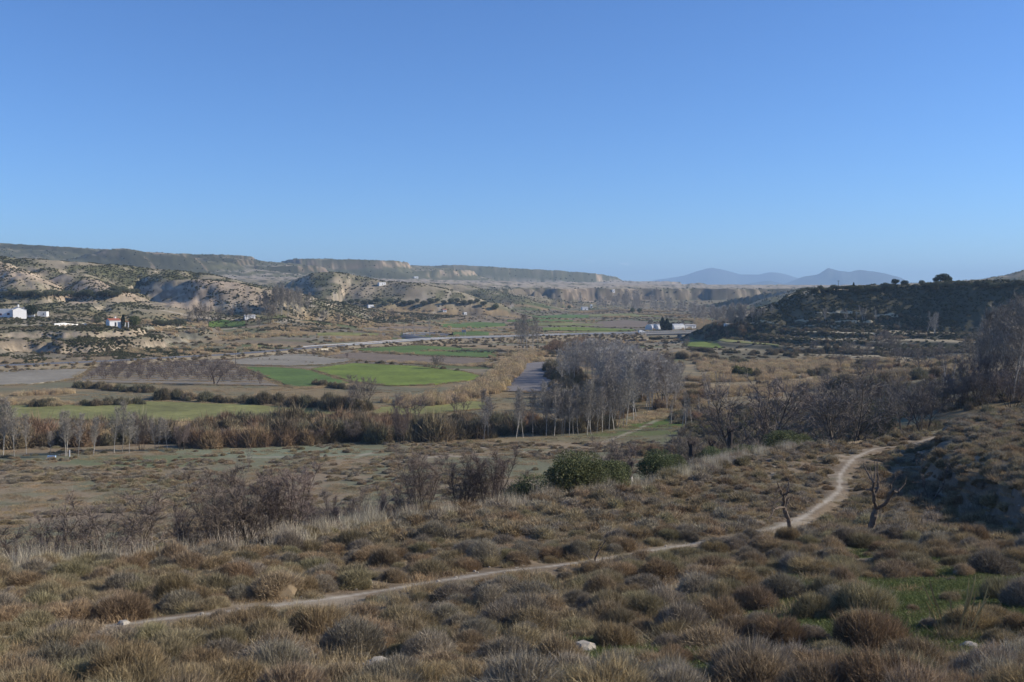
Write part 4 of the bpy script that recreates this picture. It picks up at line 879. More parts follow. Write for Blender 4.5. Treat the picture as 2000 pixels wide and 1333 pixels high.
def plant(kind, x, y, H, name, label, group=None, wide=1.0, z=None, lean=(0, 0)):
    tr_, cr_ = TREES[kind][rs.randint(len(TREES[kind]))]
    o = bpy.data.objects.new(name, None); COL.objects.link(o); o.empty_display_size = .5
    o.location = (x, y, float(Hs(x, y)) if z is None else z); o.scale = (H*wide, H*wide, H)
    o.rotation_euler = (lean[0]+rs.uniform(-.03, .03), lean[1]+rs.uniform(-.03, .03), rs.uniform(0, 6.28))
    o['label'] = label; o['category'] = 'tree'
    if group: o['group'] = group
    link('trunk', tr_, o); link('crown', cr_, o)
    return o
def H_for(x, y, vtop): return max(.8, CAMZ+slope_v(vtop)*y-float(Hs(x, y)))
def xat(u, y, v=800): return (u-1000)/FPX*y/fwd_k(v)
ORD = ['first','second','third','fourth','fifth','sixth','seventh','eighth','ninth','tenth','eleventh','twelfth','thirteenth','fourteenth','fifteenth','sixteenth','seventeenth','eighteenth','nineteenth','twentieth']
TENS = {20:'twenty',30:'thirty',40:'forty',50:'fifty',60:'sixty',70:'seventy',80:'eighty',90:'ninety'}
def nth(i):
    n = i+1
    if n <= 20: return ORD[n-1]
    if n % 10 == 0: return TENS[n][:-1]+'ieth'
    return TENS[n//10*10]+'-'+ORD[n % 10-1]
def name_twins():
    by = {}
    for o in COL.objects:
        if o.get('group') == 'dry dome shrubs on the near slope': by.setdefault(o['label'].split(',')[0], []).append(o)
    for l_, os_ in by.items():
        if len(os_) > 1:
            for i, o in enumerate(sorted(os_, key=lambda o: o.location.x/o.location.y)): o['label'] = nth(i)+' from the left of the '+l_.replace('shrub ', 'shrubs ')
name_twins()
def row_by_u(pts): return sorted(pts, key=lambda p: p[0]/p[1])

# white-trunked poplars, front edge of the grove
fr = []
for u, v, k in [(945,862,1),(958,860,1),(1008,858,2),(1022,858,1),(1040,857,1),(1062,856,2),(1078,855,1),(1092,855,2),(1103,854,1),(1112,853,1),(1121,853,1),(1132,852,2),(1141,852,1),(1150,851,1),(1158,851,1),(1166,849,2),(1176,847,1),(1186,845,1),(1196,843,2),(1205,840,1),(1214,836,1),(1226,832,1),(1238,826,1),(1248,820,1),(1258,812,1),(1270,805,1),(1284,796,1),(1296,788,1)]:
    for j in range(k):
        x_, y_, _ = hit(u+rs.uniform(-5, 5), v-j*7-rs.uniform(0, 4)); fr.append((x_, y_))
top_ = lambda u: np.interp(u, [940,1000,1060,1100,1140,1170,1200,1230,1260,1300], [775,762,752,765,758,748,738,726,712,690])
for i, (x_, y_) in enumerate(row_by_u(fr)):
    u = 1000+x_/y_*FPX; H = H_for(x_, y_, top_(u)+rs.uniform(-6, 16))
    plant('poplar', x_, y_, H, 'poplar_tree', '%s pale-trunked bare poplar from the left along the front edge of the grove' % nth(i), 'white-trunked poplars at the front of the grove', rs.uniform(.8, 1.15))
gr = []
while len(gr) < 100:
    u, v = rs.uniform(1090, 1325), rs.uniform(722, 800)
    if v < 725+max(0, u-1230)*.1: continue
    if 1105 < u < 1175 and v > 748: continue
    if v > 735+ (u-1100)*.33+20: continue
    x_, y_, _ = zpt(u, v, .2)
    if all(math.hypot(x_-a, y_-b) > 3.2 for a, b in gr): gr.append((x_, y_))
    elif rs.rand() < .02: gr.append((x_, y_))
rows = sorted(gr, key=lambda p: -p[1]); 
for r_ in range(4):
    seg_ = row_by_u(rows[r_*25:(r_+1)*25])
    for i, (x_, y_) in enumerate(seg_):
        u = 1000+x_/y_*FPX; topv = np.interp(u, [1090,1120,1150,1180,1220,1260,1300,1330], [690,664,655,664,666,676,690,712])
        H = min(19, H_for(x_, y_, topv+rs.uniform(0, 14)+(3-r_ if r_ < 2 else 0)*2+(r_ > 1)*14))
        plant('grove', x_, y_, H, 'poplar_tree', '%s bare grey poplar from the left in the %s rank of the dense river grove' % (nth(i), ['rearmost', 'third', 'second', 'nearest'][r_]), 'bare grey trees of the dense river grove')
def group_trees(kind, lst, name, lab, group, jit=3, wide=(.85, 1.15), world=False):
    P = []
    for t in lst:
        u, v, vt = t[:3]; n = t[3] if len(t) > 3 else 1; wd = t[4] if len(t) > 4 else 1
        for j in range(n):
            uu_ = u + (rs.uniform(-jit, jit)*(n**.5) if n > 1 else 0)
            x_, y_, _ = hit(uu_, v + (rs.uniform(-2, 2) if n > 1 else 0)); P.append((x_, y_, vt+rs.uniform(-3, 6)*(n > 1), wd))
    P.sort(key=lambda p: p[0]/p[1])
    for i, (x_, y_, vt, wd) in enumerate(P):
        l_ = lab if len(P) == 1 else lab.replace('#', nth(i))
        plant(kind, x_, y_, H_for(x_, y_, vt), name, l_, group, rs.uniform(*wide)*wd)
group_trees('poplar', [(5,892,785,2),(28,892,800,1),(52,890,812),(98,888,845),(132,890,806,2),(152,893,812),(180,888,824,2),(222,886,800),(238,884,790),(252,886,815),(308,882,816,2),(328,880,822),(265,882,835)], 'poplar_tree', '# pale bare poplar from the left in the scattered row before the dark hedge', 'scattered pale poplars at the lower left')
group_trees('vase', [(276,880,812,1,.8),(355,880,832,1,1.1),(398,872,836,1,1.2),(440,872,838,1,1),(782,868,800,1,.8),(615,868,838,1,1.6),(690,866,824,1,1.4),(830,862,830,1,1.2)], 'bare_tree', '# dark bare thicket tree from the left along the valley hedge', 'dark bushy trees in the valley hedge')
group_trees('round', [(712,803,736,1,1.1),(692,806,752,1,.9)], 'bare_tree', '# of two round-crowned bare trees at the corner of the green field', 'round bare trees at the field corner')
group_trees('round', [(850,722,697,1,1.7)], 'bare_tree', 'low wide bare tree behind the bright green field', None)
group_trees('orchard', [(775,818,775),(815,820,780),(797,812,788),(888,812,775),(908,806,785),(955,815,790)], 'bare_tree', '# gnarled bare tree from the left on the small green terraces', 'gnarled trees on the small green terraces')
group_trees('poplar', [(510,616,575,3),(530,616,568,5,.9),(552,617,562,6,.9),(575,617,566,5,.9),(592,618,572,3)], 'poplar_tree', '# bare grey poplar from the left in the clump below the pale outcrop', 'poplar clump below the pale outcrop', jit=6)
group_trees('round', [(527,634,592,1,.9),(370,636,604),(388,632,598),(402,634,594,1,.8),(428,630,600,1,.8),(452,628,602,1,.7),(483,628,598,1,.7),(632,630,606,1,.8),(660,634,612,1,.7),(505,640,622,1,.6),(398,655,636,1,.8),(765,622,604,1,1.6),(730,622,610,1,1.4)], 'bare_tree', '# bare round tree from the left along the upper-left terraces', 'bare round trees on the upper-left terraces')
group_trees('poplar', [(1012,686,628),(1022,687,620),(1031,688,618,1,1.2),(1040,687,622),(1050,684,630),(1020,682,626)], 'poplar_tree', '# tall bare poplar from the left in the clump before the road', 'poplar clump before the road')
group_trees('slim', [(787,656,628),(811,660,616,1,1.6),(838,657,616,1,1.8),(868,650,640)], 'poplar_tree', '# slim bare tree from the left beside the road junction', 'slim trees by the road junction')
group_trees('grove', [(1140,600,574,2),(1095,603,585,3),(1175,606,582,4),(1205,606,574,6),(1230,608,570,6),(1262,610,580,7),(1290,612,584,7),(1318,612,590,6),(1345,618,592,6),(1368,630,598,6),(1395,636,598,6),(1418,642,600,6),(1442,640,598,5),(1468,632,600,5),(1490,620,600,4),(1410,610,596,4)], 'bare_tree', '# hazy bare tree from the left in the far riverside wood', 'far riverside wood', jit=9)
group_trees('slim', [(1611,628,602,2,1.5),(1655,626,604,3),(1672,630,608),(1688,628,600,3),(1712,628,600,2),(1732,616,598),(1757,640,626),(1820,648,606,3),(1826,654,612,3),(1812,650,620,2)], 'poplar_tree', '# pale slim poplar from the left on the shaded terraced hill', 'pale poplars on the shaded hill', wide=(1.2, 2.2))
group_trees('round', [(1270,640,624,1,.7),(1340,682,660),(1660,700,668),(1690,705,672,1,1),(1720,690,650),(1740,698,655),(1590,690,664),(1640,720,690),(1700,742,700),(1760,720,680),(1800,728,682),(1842,720,672),(1612,760,725),(1505,738,715)], 'bare_tree', '# dark bare tree from the left at the foot of the shaded hill', 'dark trees at the foot of the shaded hill')
# grove at the right edge
rg = []
for u, y, vt, kd in [(1838,215,700,'slim'),(1850,210,690,'slim'),(1862,205,686,'slim'),(1872,220,670,'slim'),(1885,210,660,'poplar'),(1896,200,664,'slim'),(1908,215,640,'poplar'),(1915,190,668,'poplar'),(1924,205,630,'poplar'),(1934,195,640,'poplar'),(1942,185,618,'poplar'),(1952,200,622,'poplar'),(1960,180,610,'poplar'),(1968,190,600,'poplar'),(1976,175,604,'poplar'),(1984,185,590,'poplar'),(1992,178,585,'poplar'),(2000,190,596,'poplar'),(2010,176,590,'poplar'),(2024,184,580,'poplar'),(2040,180,585,'poplar'),(1935,225,650,'grove'),(1960,230,640,'grove'),(1990,222,630,'grove'),(1905,230,665,'grove')]:
    rg.append((xat(u, y), y, vt, kd))
for i, (x_, y_, vt, kd) in enumerate(row_by_u(rg)):
    plant(kd, x_, y_, H_for(x_, y_, vt), 'poplar_tree', '%s tall bare poplar from the left in the grove at the right edge' % nth(i), 'tall poplars at the right edge', rs.uniform(.9, 1.3))
group_trees('vase', [(1870,800,735,1,1.3),(1920,800,730,1,1.3),(1975,798,720,1,1.3),(1835,800,745,1,1.2),(1700,800,745,1,1.2),(1750,800,750,1,1.2),(1900,790,700,1,1.2),(1950,785,695,1,1.2)], 'bare_tree', '# dark brown thicket tree from the left below the right-edge poplars', 'thicket below the right-edge poplars')
group_trees('slim', [(1308,838,792),(1312,828,775),(1334,835,765,2,1.2),(1338,838,775),(1352,830,780),(1365,820,770),(1388,790,725,3,1.3),(1402,792,728,3,1.3),(1412,790,735,2)], 'poplar_tree', '# thin white sapling from the left between the grove and the reed beds', 'thin white saplings by the river')
group_trees('round', [(1294,792,700,1,.9),(1318,780,712,1,.8)], 'bare_tree', '# of two broad bare trees closing the right end of the grove', 'broad trees at the right end of the grove')
# bare trees just under the brink of the slope
def brink(kind, lst, name, lab, group, cat_=None):
    for i, (u, y, vt, wd, *own) in enumerate(lst):
        x_ = xat(u, y, 1000); plant(kind, x_, y, H_for(x_, y, vt), name, own[0] if own else lab.replace('#', nth(i)), group, wd)
brink('vase', [(60,44,1030,1.5,'low grey-brown bare bush at the left picture edge below the brink'),(215,44,978,1.6,'wide reddish bare bush with dark crooked stems at lower left'),(390,52,970,.95,'small bare tree left of the many-stemmed bare tree'),(450,48,925,1.3,'many-stemmed bare tree rising over the pale stalks at left'),(505,50,928,1.2,'bare tree crowded against the right of the many-stemmed one'),
  (560,50,918,1.25,'dark-stemmed bare tree with spreading twigs left of the big dry shrub'),(620,57,975,1.2,'thin bare bush right behind the big dry shrub'),(770,62,960,1.2,'low bare bush left of the reddish fan-shaped tree'),(825,57,888,1.2,'large reddish fan-shaped bare tree at the middle of the brink'),(905,62,902,1.2,'slender bare tree between the two reddish trees'),(958,62,880,1.2,'tall reddish bare tree left of the green bushes'),(1000,70,935,1.1,'low bare bush right of the tall reddish tree'),
  (1205,80,865,.9,'thin bare tree standing behind the pale-patched stump'),(700,64,970,1.3,'low dark bare bush in the gap of the brink trees')], 'bare_tree', '', 'bare trees below the brink')
brink('round', [(1465,112,745,1.05,'large crooked bare tree behind the pollard stumps'),(1640,128,738,1.15,'wide dark bare tree beside the path end'),(1600,135,765,1.1,'dense grey bare tree left of the wide dark one'),(1690,140,760,1.0,'bare tree half hidden by the grey-green olive'),(1800,150,745,1.0,'brown bare tree with thick limbs at the far end of the slope'),(1345,92,850,.9,'small twiggy bare tree above the green bushes'),(1760,160,740,1.1,'tangled bare tree left of the thick-limbed one')], 'bare_tree', '', 'bare trees at the far end of the slope')
brink('evergreen', [(1112,66,876,1.1,'large dark green bush at the left of the bush row'),(1150,67,880,1.05,'tall green bush second in the bush row'),(1190,69,890,1.1,'yellow-green bush beside the pale-patched stump'),(1280,76,874,1.15,'round green bush right of the pale-patched stump'),(1318,80,882,1.1,'lower green bush crowding the round one'),(1385,90,870,1.1,'green bush under the pollard stumps'),(1525,104,834,1.3,'dark green bush at the foot of the crooked bare tree'),(1562,108,842,1.2,'green bush adjoining the dark one on its right'),(1418,98,872,1.0,'small green bush right of the pollard stumps'),(1460,102,862,1.1,'low green bush under the crooked bare tree'),(1045,68,925,1.4,'low olive-green bush left of the bush row')], 'green_bush', '', 'green bushes along the brink')
brink('olive', [(1672,150,770,.8,'grey-green olive behind the wide dark bare tree'),(1735,165,770,.8,'dark olive beyond the end of the footpath'),(1720,150,795,.8,'low olive in front of the tangled bare tree')], 'olive_tree', '', 'olives beyond the footpath')
# orchard in rows
A0, A1, B0, B1 = [np.array(hit(*p)[:2]) for p in [(205,716),(440,712),(165,744),(530,750)]]
nrw, ncl = 8, 15
for r_ in range(nrw):
    for c_ in range(ncl):
        s, t = (c_+.5)/ncl, (r_+.3)/nrw
        p = (A0*(1-s)+A1*s)*(1-t)+(B0*(1-s)+B1*s)*t + rs.normal(size=2)*.5
        if rs.rand() < .07: continue
        plant('orchard', p[0], p[1], rs.uniform(2.1, 3.1), 'orchard_tree', 'small bare orchard tree, %s from the left in the %s row from the back' % (nth(c_), nth(r_)), 'bare orchard trees in rows', 1.25)
for u, v, vt, l_ in [(420,752,706,'biggest bare orchard tree at the front edge of the orchard'),(508,752,730,'bare tree at the front right corner of the orchard'),(470,745,722,'taller bare tree inside the front right of the orchard'),(578,692,682,'small bare tree before the cream wall on its left half'),(612,696,682,'bare tree before the gap in the cream wall'),(638,697,684,'small bare tree at the right end of the cream wall'),(678,701,690,'small bare tree on the brown plot right of the cream wall')]:
    x_, y_, _ = hit(u, v); plant('orchard', x_, y_, H_for(x_, y_, vt), 'orchard_tree', l_, 'single bare trees around the plots')
wp = []
for r_ in range(nrw+1):
    t = (r_-.2)/nrw; s = rs.rand(150); p = (A0*(1-s[:, None])+A1*s[:, None])*(1-t)+(B0*(1-s[:, None])+B1*s[:, None])*t + rs.normal(size=(150, 2))*.35; wp.append(p)
wp = np.vstack(wp); scatter('grass', 'weedy strips under the orchard rows', K_grass, on(wp[:, 0], wp[:, 1], .3), rs.uniform(1.2, 2.4, len(wp)), rs.uniform(1.0, 2.6, len(wp)))
# olives and evergreens further off
def far_row(kind, lst, name, lab, group, hm=(3.5, 5)):
    for i, (u, v) in enumerate(lst):
        x_, y_, _ = hit(u, v); plant(kind, x_, y_, rs.uniform(*hm), name, lab.replace('#', nth(i)), group, rs.uniform(.9, 1.3))
far_row('olive', [(12+i*11.5, 583-(i % 3)*2+i*.15) for i in range(20)], 'olive_tree', '# round olive from the left in the grove above the white farmhouse', 'olive grove above the white farmhouse', (4.5, 6))
far_row('olive', [(222+i*9, 574+(i % 2)*2) for i in range(6)], 'olive_tree', '# dark olive from the left under the pale outcrop', 'olives under the pale outcrop', (4, 5.5))
far_row('olive', [(306+i*9.5, 639-(i % 2)) for i in range(6)], 'olive_tree', '# olive from the left in the row right of the red-roofed house', 'olives right of the red-roofed house', (3.5, 5))
far_row('olive', [(672+i*13, 599-(i % 3)*2.5) for i in range(22)], 'olive_tree', '# olive from the left in the line at the foot of the rounded hill', 'olives at the foot of the rounded hill', (5, 7))
far_row('olive', [(1560+i*8.5, 575-i*.2-(i % 3)*2) for i in range(22)]+[(1800+i*10, 566-(i % 2)*3) for i in range(20)], 'olive_tree', '# olive from the left along the crest of the shaded hill', 'olives along the crest of the shaded hill', (2.8, 3.8))
far_row('evergreen', [(968,606),(1235,612),(1248,612),(1112,604)], 'evergreen_tree', '# dark evergreen from the left on the far valley floor', 'dark evergreens on the far valley floor', (6, 8))
for u, y, vt, wd, l_, kd, nm in [(1841,598,533,1.5,'large dark pine standing on the crest of the shaded hill','pine','pine_tree'),(1828,596,541,1.2,'low dark pine crowding the large pine on its left','pine','pine_tree'),(1852,600,539,1.2,'small dark pine crowding the large pine on its right','pine','pine_tree'),
    (1748,604,544,1.3,'left one of the two round pines on the hill crest','pine','pine_tree'),(1766,604,546,1.2,'right one of the two round pines on the hill crest','pine','pine_tree'),(1667,602,552,1.0,'lone slim cypress on the crest of the shaded hill','cypress','cypress_tree')]:
    x_ = xat(u, y, 560); plant(kd, x_, y, H_for(x_, y, vt), nm, l_, None, wd)
for u, v, vt, kd, wd, l_ in [(60,620,594,'pine',.95,'dark bushy tree between the white farmhouse buildings'),(240,642,615,'cypress',1.0,'slim dark cypress beside the gate of the red-roofed house'),(263,642,614,'evergreen',.8,'round dark green tree right of the red-roofed house'),(190,636,618,'olive',1.2,'olive at the left side of the red-roofed house'),(178,636,624,'round',1.2,'bare brown tree left of the red-roofed house'),
    (1294,646,621,'cypress',1.4,'tallest cypress at the left of the group by the greenhouses'),(1298.5,646,628,'cypress',1.4,'second cypress from the left in the group by the greenhouses'),(1303,646,623,'cypress',1.4,'middle tall cypress in the group by the greenhouses'),(1307,646,631,'cypress',1.5,'second cypress from the right by the greenhouses'),(1310.5,646,632,'cypress',1.5,'rightmost short cypress by the greenhouses')]:
    x_, y_, _ = hit(u, v); plant(kd, x_, y_, H_for(x_, y_, vt), {'pine': 'evergreen_tree', 'cypress': 'cypress_tree', 'evergreen': 'evergreen_tree', 'olive': 'olive_tree', 'round': 'bare_tree'}[kd], l_, None, wd)

# dead trees of the near slope, limb by limb
def dead_tree(label, u0, v0, y0, limbs, seed, name='dead_tree', twn=60, bark=(.15,.12,.095), rbase=None, twl=.35):
    rng = np.random.RandomState(seed); x0, _, z0 = down(xat(u0, y0, v0), y0); px = y0/FPX/fwd_k(v0)
    o = bpy.data.objects.new(name, None); COL.objects.link(o); o.location = (x0, y0, z0); o['label'] = label; o['category'] = 'tree'; o['group'] = 'dead trees on the near slope'
    tl_ = []; lb = []; dep = {}
    for k, (pts, r0, r1) in enumerate(limbs):
        P = np.array([[(p[0]-u0)*px, 0, (v0-p[1])*px] for p in pts]); s0 = dep.get(pts[0], 0.)
        P[:, 1] = s0 + np.r_[0, np.cumsum(rng.uniform(-.12, .12, len(pts)-1))]*(k > 0) + (rng.choice([-1, 1])*np.linspace(0, .5, len(pts)) if k > 0 else 0)
        if k == 0: P[0, 2] -= .15
        for p, q in zip(pts, P): dep.setdefault(p, q[1])
        n = (len(P)-1)*3+1; t = np.linspace(0, len(P)-1, n); Q = np.stack([np.interp(t, np.arange(len(P)), P[:, c]) for c in range(3)], 1)+rng.normal(size=(n, 3))*.012; Q[0] = P[0]
        rad = np.linspace(r0 if r0 > .07 else r0*1.35, max(r1, .017), n)*(1+.12*rng.normal(size=n)); rad = np.abs(rad)
        (tl_ if r0 > .05 or k == 0 else lb).append((Q, rad))
    link('trunk', mk('dead_trunk', tubes(tl_, bark, 8), M_bark), o)
    allp = np.vstack([q for q, _ in (lb or tl_)]); i = rng.randint(0, len(allp), twn); d = unit(rng.normal(size=(twn, 3))+[0, 0, .8])*twl*rng.uniform(.3, 1.2, (twn, 1))
    tw = blades(allp[i], allp[i]+d, np.full(twn, .012), cvar(rng, twn, np.array(bark)*1.2, .2), rng=rng)
    link('branches', mk('dead_branches', cat(tubes(lb, np.array(bark)*1.15, 6), tw) if lb else tw, M_bark), o)
    return o
q = lambda x_, y_: (1380+x_/4.4425, 780+y_/4.4425)
dead_tree('dead almond tree with a single leaning trunk left of the forked one', 1553, 1061, 42, [
  ([q(772,1250),q(735,1170),q(715,1100),q(705,1050),q(680,985),q(660,950)], .11, .075), ([q(660,950),q(655,890),q(635,830),q(600,770),q(565,705)], .06, .018), ([q(660,950),q(600,940),q(555,938)], .055, .03),
  ([q(555,938),q(500,985),q(450,1000)], .03, .01), ([q(555,938),q(520,900),q(490,850)], .02, .008), ([q(655,890),q(690,850),q(710,780),q(722,715)], .04, .012), ([q(635,830),q(665,790),q(690,770)], .03, .01), ([q(680,985),q(700,930),q(730,895),q(755,890)], .03, .01), ([q(600,770),q(560,780),q(530,820)], .02, .008), ([q(635,830),q(580,850),q(530,880)], .02, .008)], 3, twn=420, twl=.42)
dead_tree('dark dead almond tree with a forked trunk like a Y beside the path bend', 1701, 1046, 45, [
  ([q(1425,1185),q(1430,1100),q(1450,1020),q(1470,950)], .16, .12), ([q(1470,950),q(1435,880),q(1425,820),q(1400,770),q(1400,700)], .10, .05), ([q(1400,700),q(1370,640),q(1345,560)], .04, .012), ([q(1425,820),q(1465,760),q(1470,700),q(1465,620),q(1472,520)], .055, .012),
  ([q(1400,700),q(1430,620),q(1450,540)], .03, .01), ([q(1430,695),q(1440,600)], .02, .008), ([q(1470,950),q(1520,900),q(1550,830),q(1560,770)], .085, .055), ([q(1560,770),q(1600,780),q(1640,750),q(1690,710)], .045, .012), ([q(1590,775),q(1590,710),q(1610,655)], .03, .008), ([q(1400,770),q(1385,790)], .04, .03), ([q(1465,760),q(1440,790)], .045, .03)], 5, twn=150, twl=.4)
dead_tree('small dead two-stemmed sapling near the middle of the footpath', 1160, 1114, 34.3, [([(1160,1116),(1163,1098),(1171,1082),(1183,1066)], .035, .01), ([(1160,1116),(1150,1104),(1140,1098)], .025, .008), ([(1171,1082),(1168,1070),(1172,1062)], .018, .006)], 7, name='dead_sapling', twn=14, twl=.2)
brink('gaunt', [(1818,64,905,1.1,'pale gaunt dead tree in front of the shaded bank'),(1860,66,900,1.4,'spreading gaunt dead tree against the shaded bank'),(1806,80,885,1.0,'small gaunt dead tree at the head of the shaded hollow'),(1485,205,908,.8)[:4]+('thin lone sapling',)] [:3], 'dead_tree', '', 'gaunt dead trees by the bank')
x_, y_, _ = hit(485, 922); plant('gaunt', x_, y_, 4.0, 'dead_sapling', 'thin lone sapling standing in the grazing land at left', None, .6)
def stump(label, u, y, vt, r_, seed, twc=70, patch=False):
    rng = np.random.RandomState(seed); x_ = xat(u, y, 900); z_ = float(Hs(x_, y)); H = H_for(x_, y, vt)
    o = bpy.data.objects.new('pollard_stump', None); COL.objects.link(o); o.location = (x_, y, z_); o['label'] = label; o['category'] = 'tree stump'; o['group'] = 'pollard stumps along the brink'
    P, _ = curve([0, 0, -.2], [rng.uniform(-.1, .1), 0, 1], H*1.05, 7, rng, .2, .06)
    link('trunk', mk('stump_trunk', tubes([(P, r_*(1.2-.35*np.linspace(0, 1, 7))*(1+.12*rng.normal(size=7))), (np.array([P[5], P[6]+[.35, .1, .25]]), [r_*.6, r_*.4]), (np.array([P[5], P[6]+[-.35, -.1, .3]]), [r_*.55, r_*.35])], (.06,.05,.045), 9), M_bark), o)
    b = P[6]+rng.normal(size=(twc, 3))*r_*.6; t = b+unit(rng.normal(size=(twc, 3))*[1, 1, .5]+[0, 0, .9])*rng.uniform(.5, 1.3, (twc, 1))
    link('shoots', mk('stump_shoots', blades(b, t, np.full(twc, .025), cvar(rng, twc, (.16,.12,.10), .3), rng=rng), M_twig), o)
    if patch:
        link('bare_wood', mk('bare_wood', tubes([(np.array([P[1]+[.1, -r_*.5, .2], P[3]+[.14, -r_*.45, 0], P[4]+[.14, -r_*.4, 0]]), [r_*.45, r_*.65, r_*.4])], (.62,.57,.50), 7), M_bark), o)
stump('tall dark pollard stump in front of the crooked bare tree', 1430, 101, 842, .28, 1)
stump('short black stump left of the tall pollard stump', 1401, 98, 866, .30, 2)
stump('dark pollard stump with a white bare-wood patch', 1229, 74, 908, .26, 3, patch=True)
stump('small split stump behind the round green bush', 1343, 90, 868, .20, 4)
# ------------------------------------------------------------------ buildings, road, small things
M_white = mat('whitewash', (.78,.77,.74), rough=.85, noise=.05, nscale=.8)
M_roof = mat('roof_tiles', (.36,.12,.07), rough=.85, noise=.2, nscale=3)
M_groof = mat('grey_roof', (.42,.41,.40), rough=.8, noise=.1, nscale=1)
M_dark = mat('dark_opening', (.035,.035,.04), rough=.4, spec=.4)
M_red = mat('red_shutter', (.22,.03,.03), rough=.6)
M_teal = mat('teal_door', (.03,.12,.11), rough=.6)
M_cream = mat('cream_render', (.68,.60,.44), rough=.9, noise=.1, nscale=.6)
M_conc = mat('concrete', (.42,.40,.37), rough=.9, noise=.15, nscale=.7)
M_asph = mat('asphalt', (.15,.15,.155), rough=.95, noise=.08, nscale=.3, spec=.1)
M_steel = mat('galvanised_steel', (.36,.37,.39), rough=.6, metal=.3)
M_film = mat('greenhouse_film', (.80,.81,.80), rough=.5, spec=.3, transl=.35)
M_wood = mat('weathered_wood', (.10,.08,.065), rough=.9, noise=.2, nscale=5)
M_paint = mat('white_paint', (.75,.75,.73), rough=.5)
M_rock = mat('limestone', (.37,.33,.27), rough=.95, noise=.25, nscale=4, bump=.03, bscale=9)
M_blue = mat('pale_blue_paint', (.35,.50,.68), rough=.5)
M_glass = mat('window_glass', (.03,.04,.05), rough=.1, spec=.6)
def boxes(*bs):                      # (x0,x1,y0,y1,z0,z1)
    V = []; F = []
    for x0, x1, y0, y1, z0, z1 in bs:
        b = len(V); V += [(x0,y0,z0),(x1,y0,z0),(x1,y1,z0),(x0,y1,z0),(x0,y0,z1),(x1,y0,z1),(x1,y1,z1),(x0,y1,z1)]
        F += [[b+a for a in q_] for q_ in ((0,3,2,1),(4,5,6,7),(0,1,5,4),(1,2,6,5),(2,3,7,6),(3,0,4,7))]
    return np.array(V, float), [np.array(F)]
def bx(name, m, parent, *bs, **kw):
    V, F = boxes(*bs); return link(name, mesh(name, V, F, m), parent, **kw)
def root(name, label, cat_, loc, rz=0, group=None):
    o = bpy.data.objects.new(name, None); COL.objects.link(o); o.location = loc; o.rotation_euler = (0, 0, rz); o['label'] = label; o['category'] = cat_
    if group: o['group'] = group
    return o
def house(label, x, y, rz, w, d, h, rh, rm, openings=(), chim=None, name='house', cat_='house', group=None, sink=2.0):
    z = float(Hs(x, y)); o = root(name, label, cat_, (x, y, z), rz, group)
    if rh > 0:
        V = [(-w/2,-d/2,-sink),(w/2,-d/2,-sink),(w/2,d/2,-sink),(-w/2,d/2,-sink),(-w/2,-d/2,h),(w/2,-d/2,h),(w/2,d/2,h),(-w/2,d/2,h),(-w/2,0,h+rh),(w/2,0,h+rh)]
        link('wall', mesh('wall', V, [np.array([(0,1,5,4),(2,3,7,6)]), np.array([(1,2,6,9,5),(3,0,4,8,7)])], M_white), o)
        e = .3; zz_ = h-e*rh/(d/2); t_ = .14
        V = [(-w/2-e,-d/2-e,zz_),(w/2+e,-d/2-e,zz_),(w/2+e,0,h+rh),(-w/2-e,0,h+rh),(w/2+e,d/2+e,zz_),(-w/2-e,d/2+e,zz_)]; V += [(a, b, c+t_) for a, b, c in V]
        rf = link('roof', mesh('roof', np.array(V)+[0, 0, .01], [np.array([(6,7,8,9),(9,8,10,11),(1,0,3,2),(2,3,5,4),(0,1,7,6),(4,5,11,10),(1,2,8,7),(2,4,10,8),(0,6,9,3),(3,9,11,5)])], rm), o)
        link('eave_course', mesh('eave', np.array([(-w/2-e,-d/2-e-.02,zz_-.1),(w/2+e,-d/2-e-.02,zz_-.1),(w/2+e,-d/2-e-.02,zz_+.02),(-w/2-e,-d/2-e-.02,zz_+.02)]), [np.array([(0,1,2,3)])], M_white), o)
    else:
        bx('wall', M_white, o, (-w/2,w/2,-d/2,d/2,-sink,h), (-w/2,w/2,-d/2,-d/2+.25,h+.003,h+.4), (-w/2,w/2,d/2-.25,d/2,h+.003,h+.4), (-w/2,-w/2+.25,-d/2+.253,d/2-.253,h+.003,h+.4), (w/2-.25,w/2,-d/2+.253,d/2-.253,h+.003,h+.4))
        rf = bx('roof', rm, o, (-w/2+.26,w/2-.26,-d/2+.26,d/2-.26,h+.002,h+.12))
    for kind, face, p, z0, ww, hh, mm in openings:
        b = {'f': lambda a0, a1, t0, t1: (a0, a1, -d/2-t1, -d/2-t0), 'r': lambda a0, a1, t0, t1: (w/2+t0, w/2+t1, a0, a1), 'l': lambda a0, a1, t0, t1: (-w/2-t1, -w/2-t0, a0, a1)}[face]
        f_ = bx(kind, mm, o, (*b(p-ww/2, p+ww/2, -.05, .05), z0, z0+hh))
        if kind == 'window':
            bx('pane', M_glass, f_, (*b(p-ww/2+.12, p+ww/2-.12, .05, .07), z0+.12, z0+hh-.12)); bx('sill', M_white, f_, (*b(p-ww/2-.1, p+ww/2+.1, -.02, .16), z0-.1, z0))
        else: bx('handle', M_steel, f_, (*b(p+ww/2-.22, p+ww/2-.12, .05, .10), z0+1, z0+1.12))
    if chim: bx('chimney', M_white, rf, (chim[0]-.35, chim[0]+.35, chim[1]-.35, chim[1]+.35, h*.8, h+rh+chim[2])); bx('chimney_cap', M_groof, rf, (chim[0]-.45, chim[0]+.45, chim[1]-.45, chim[1]+.45, h+rh+chim[2]+.002, h+rh+chim[2]+.16))
    return o
def hx(u, v): return hit(u, v)[:2]
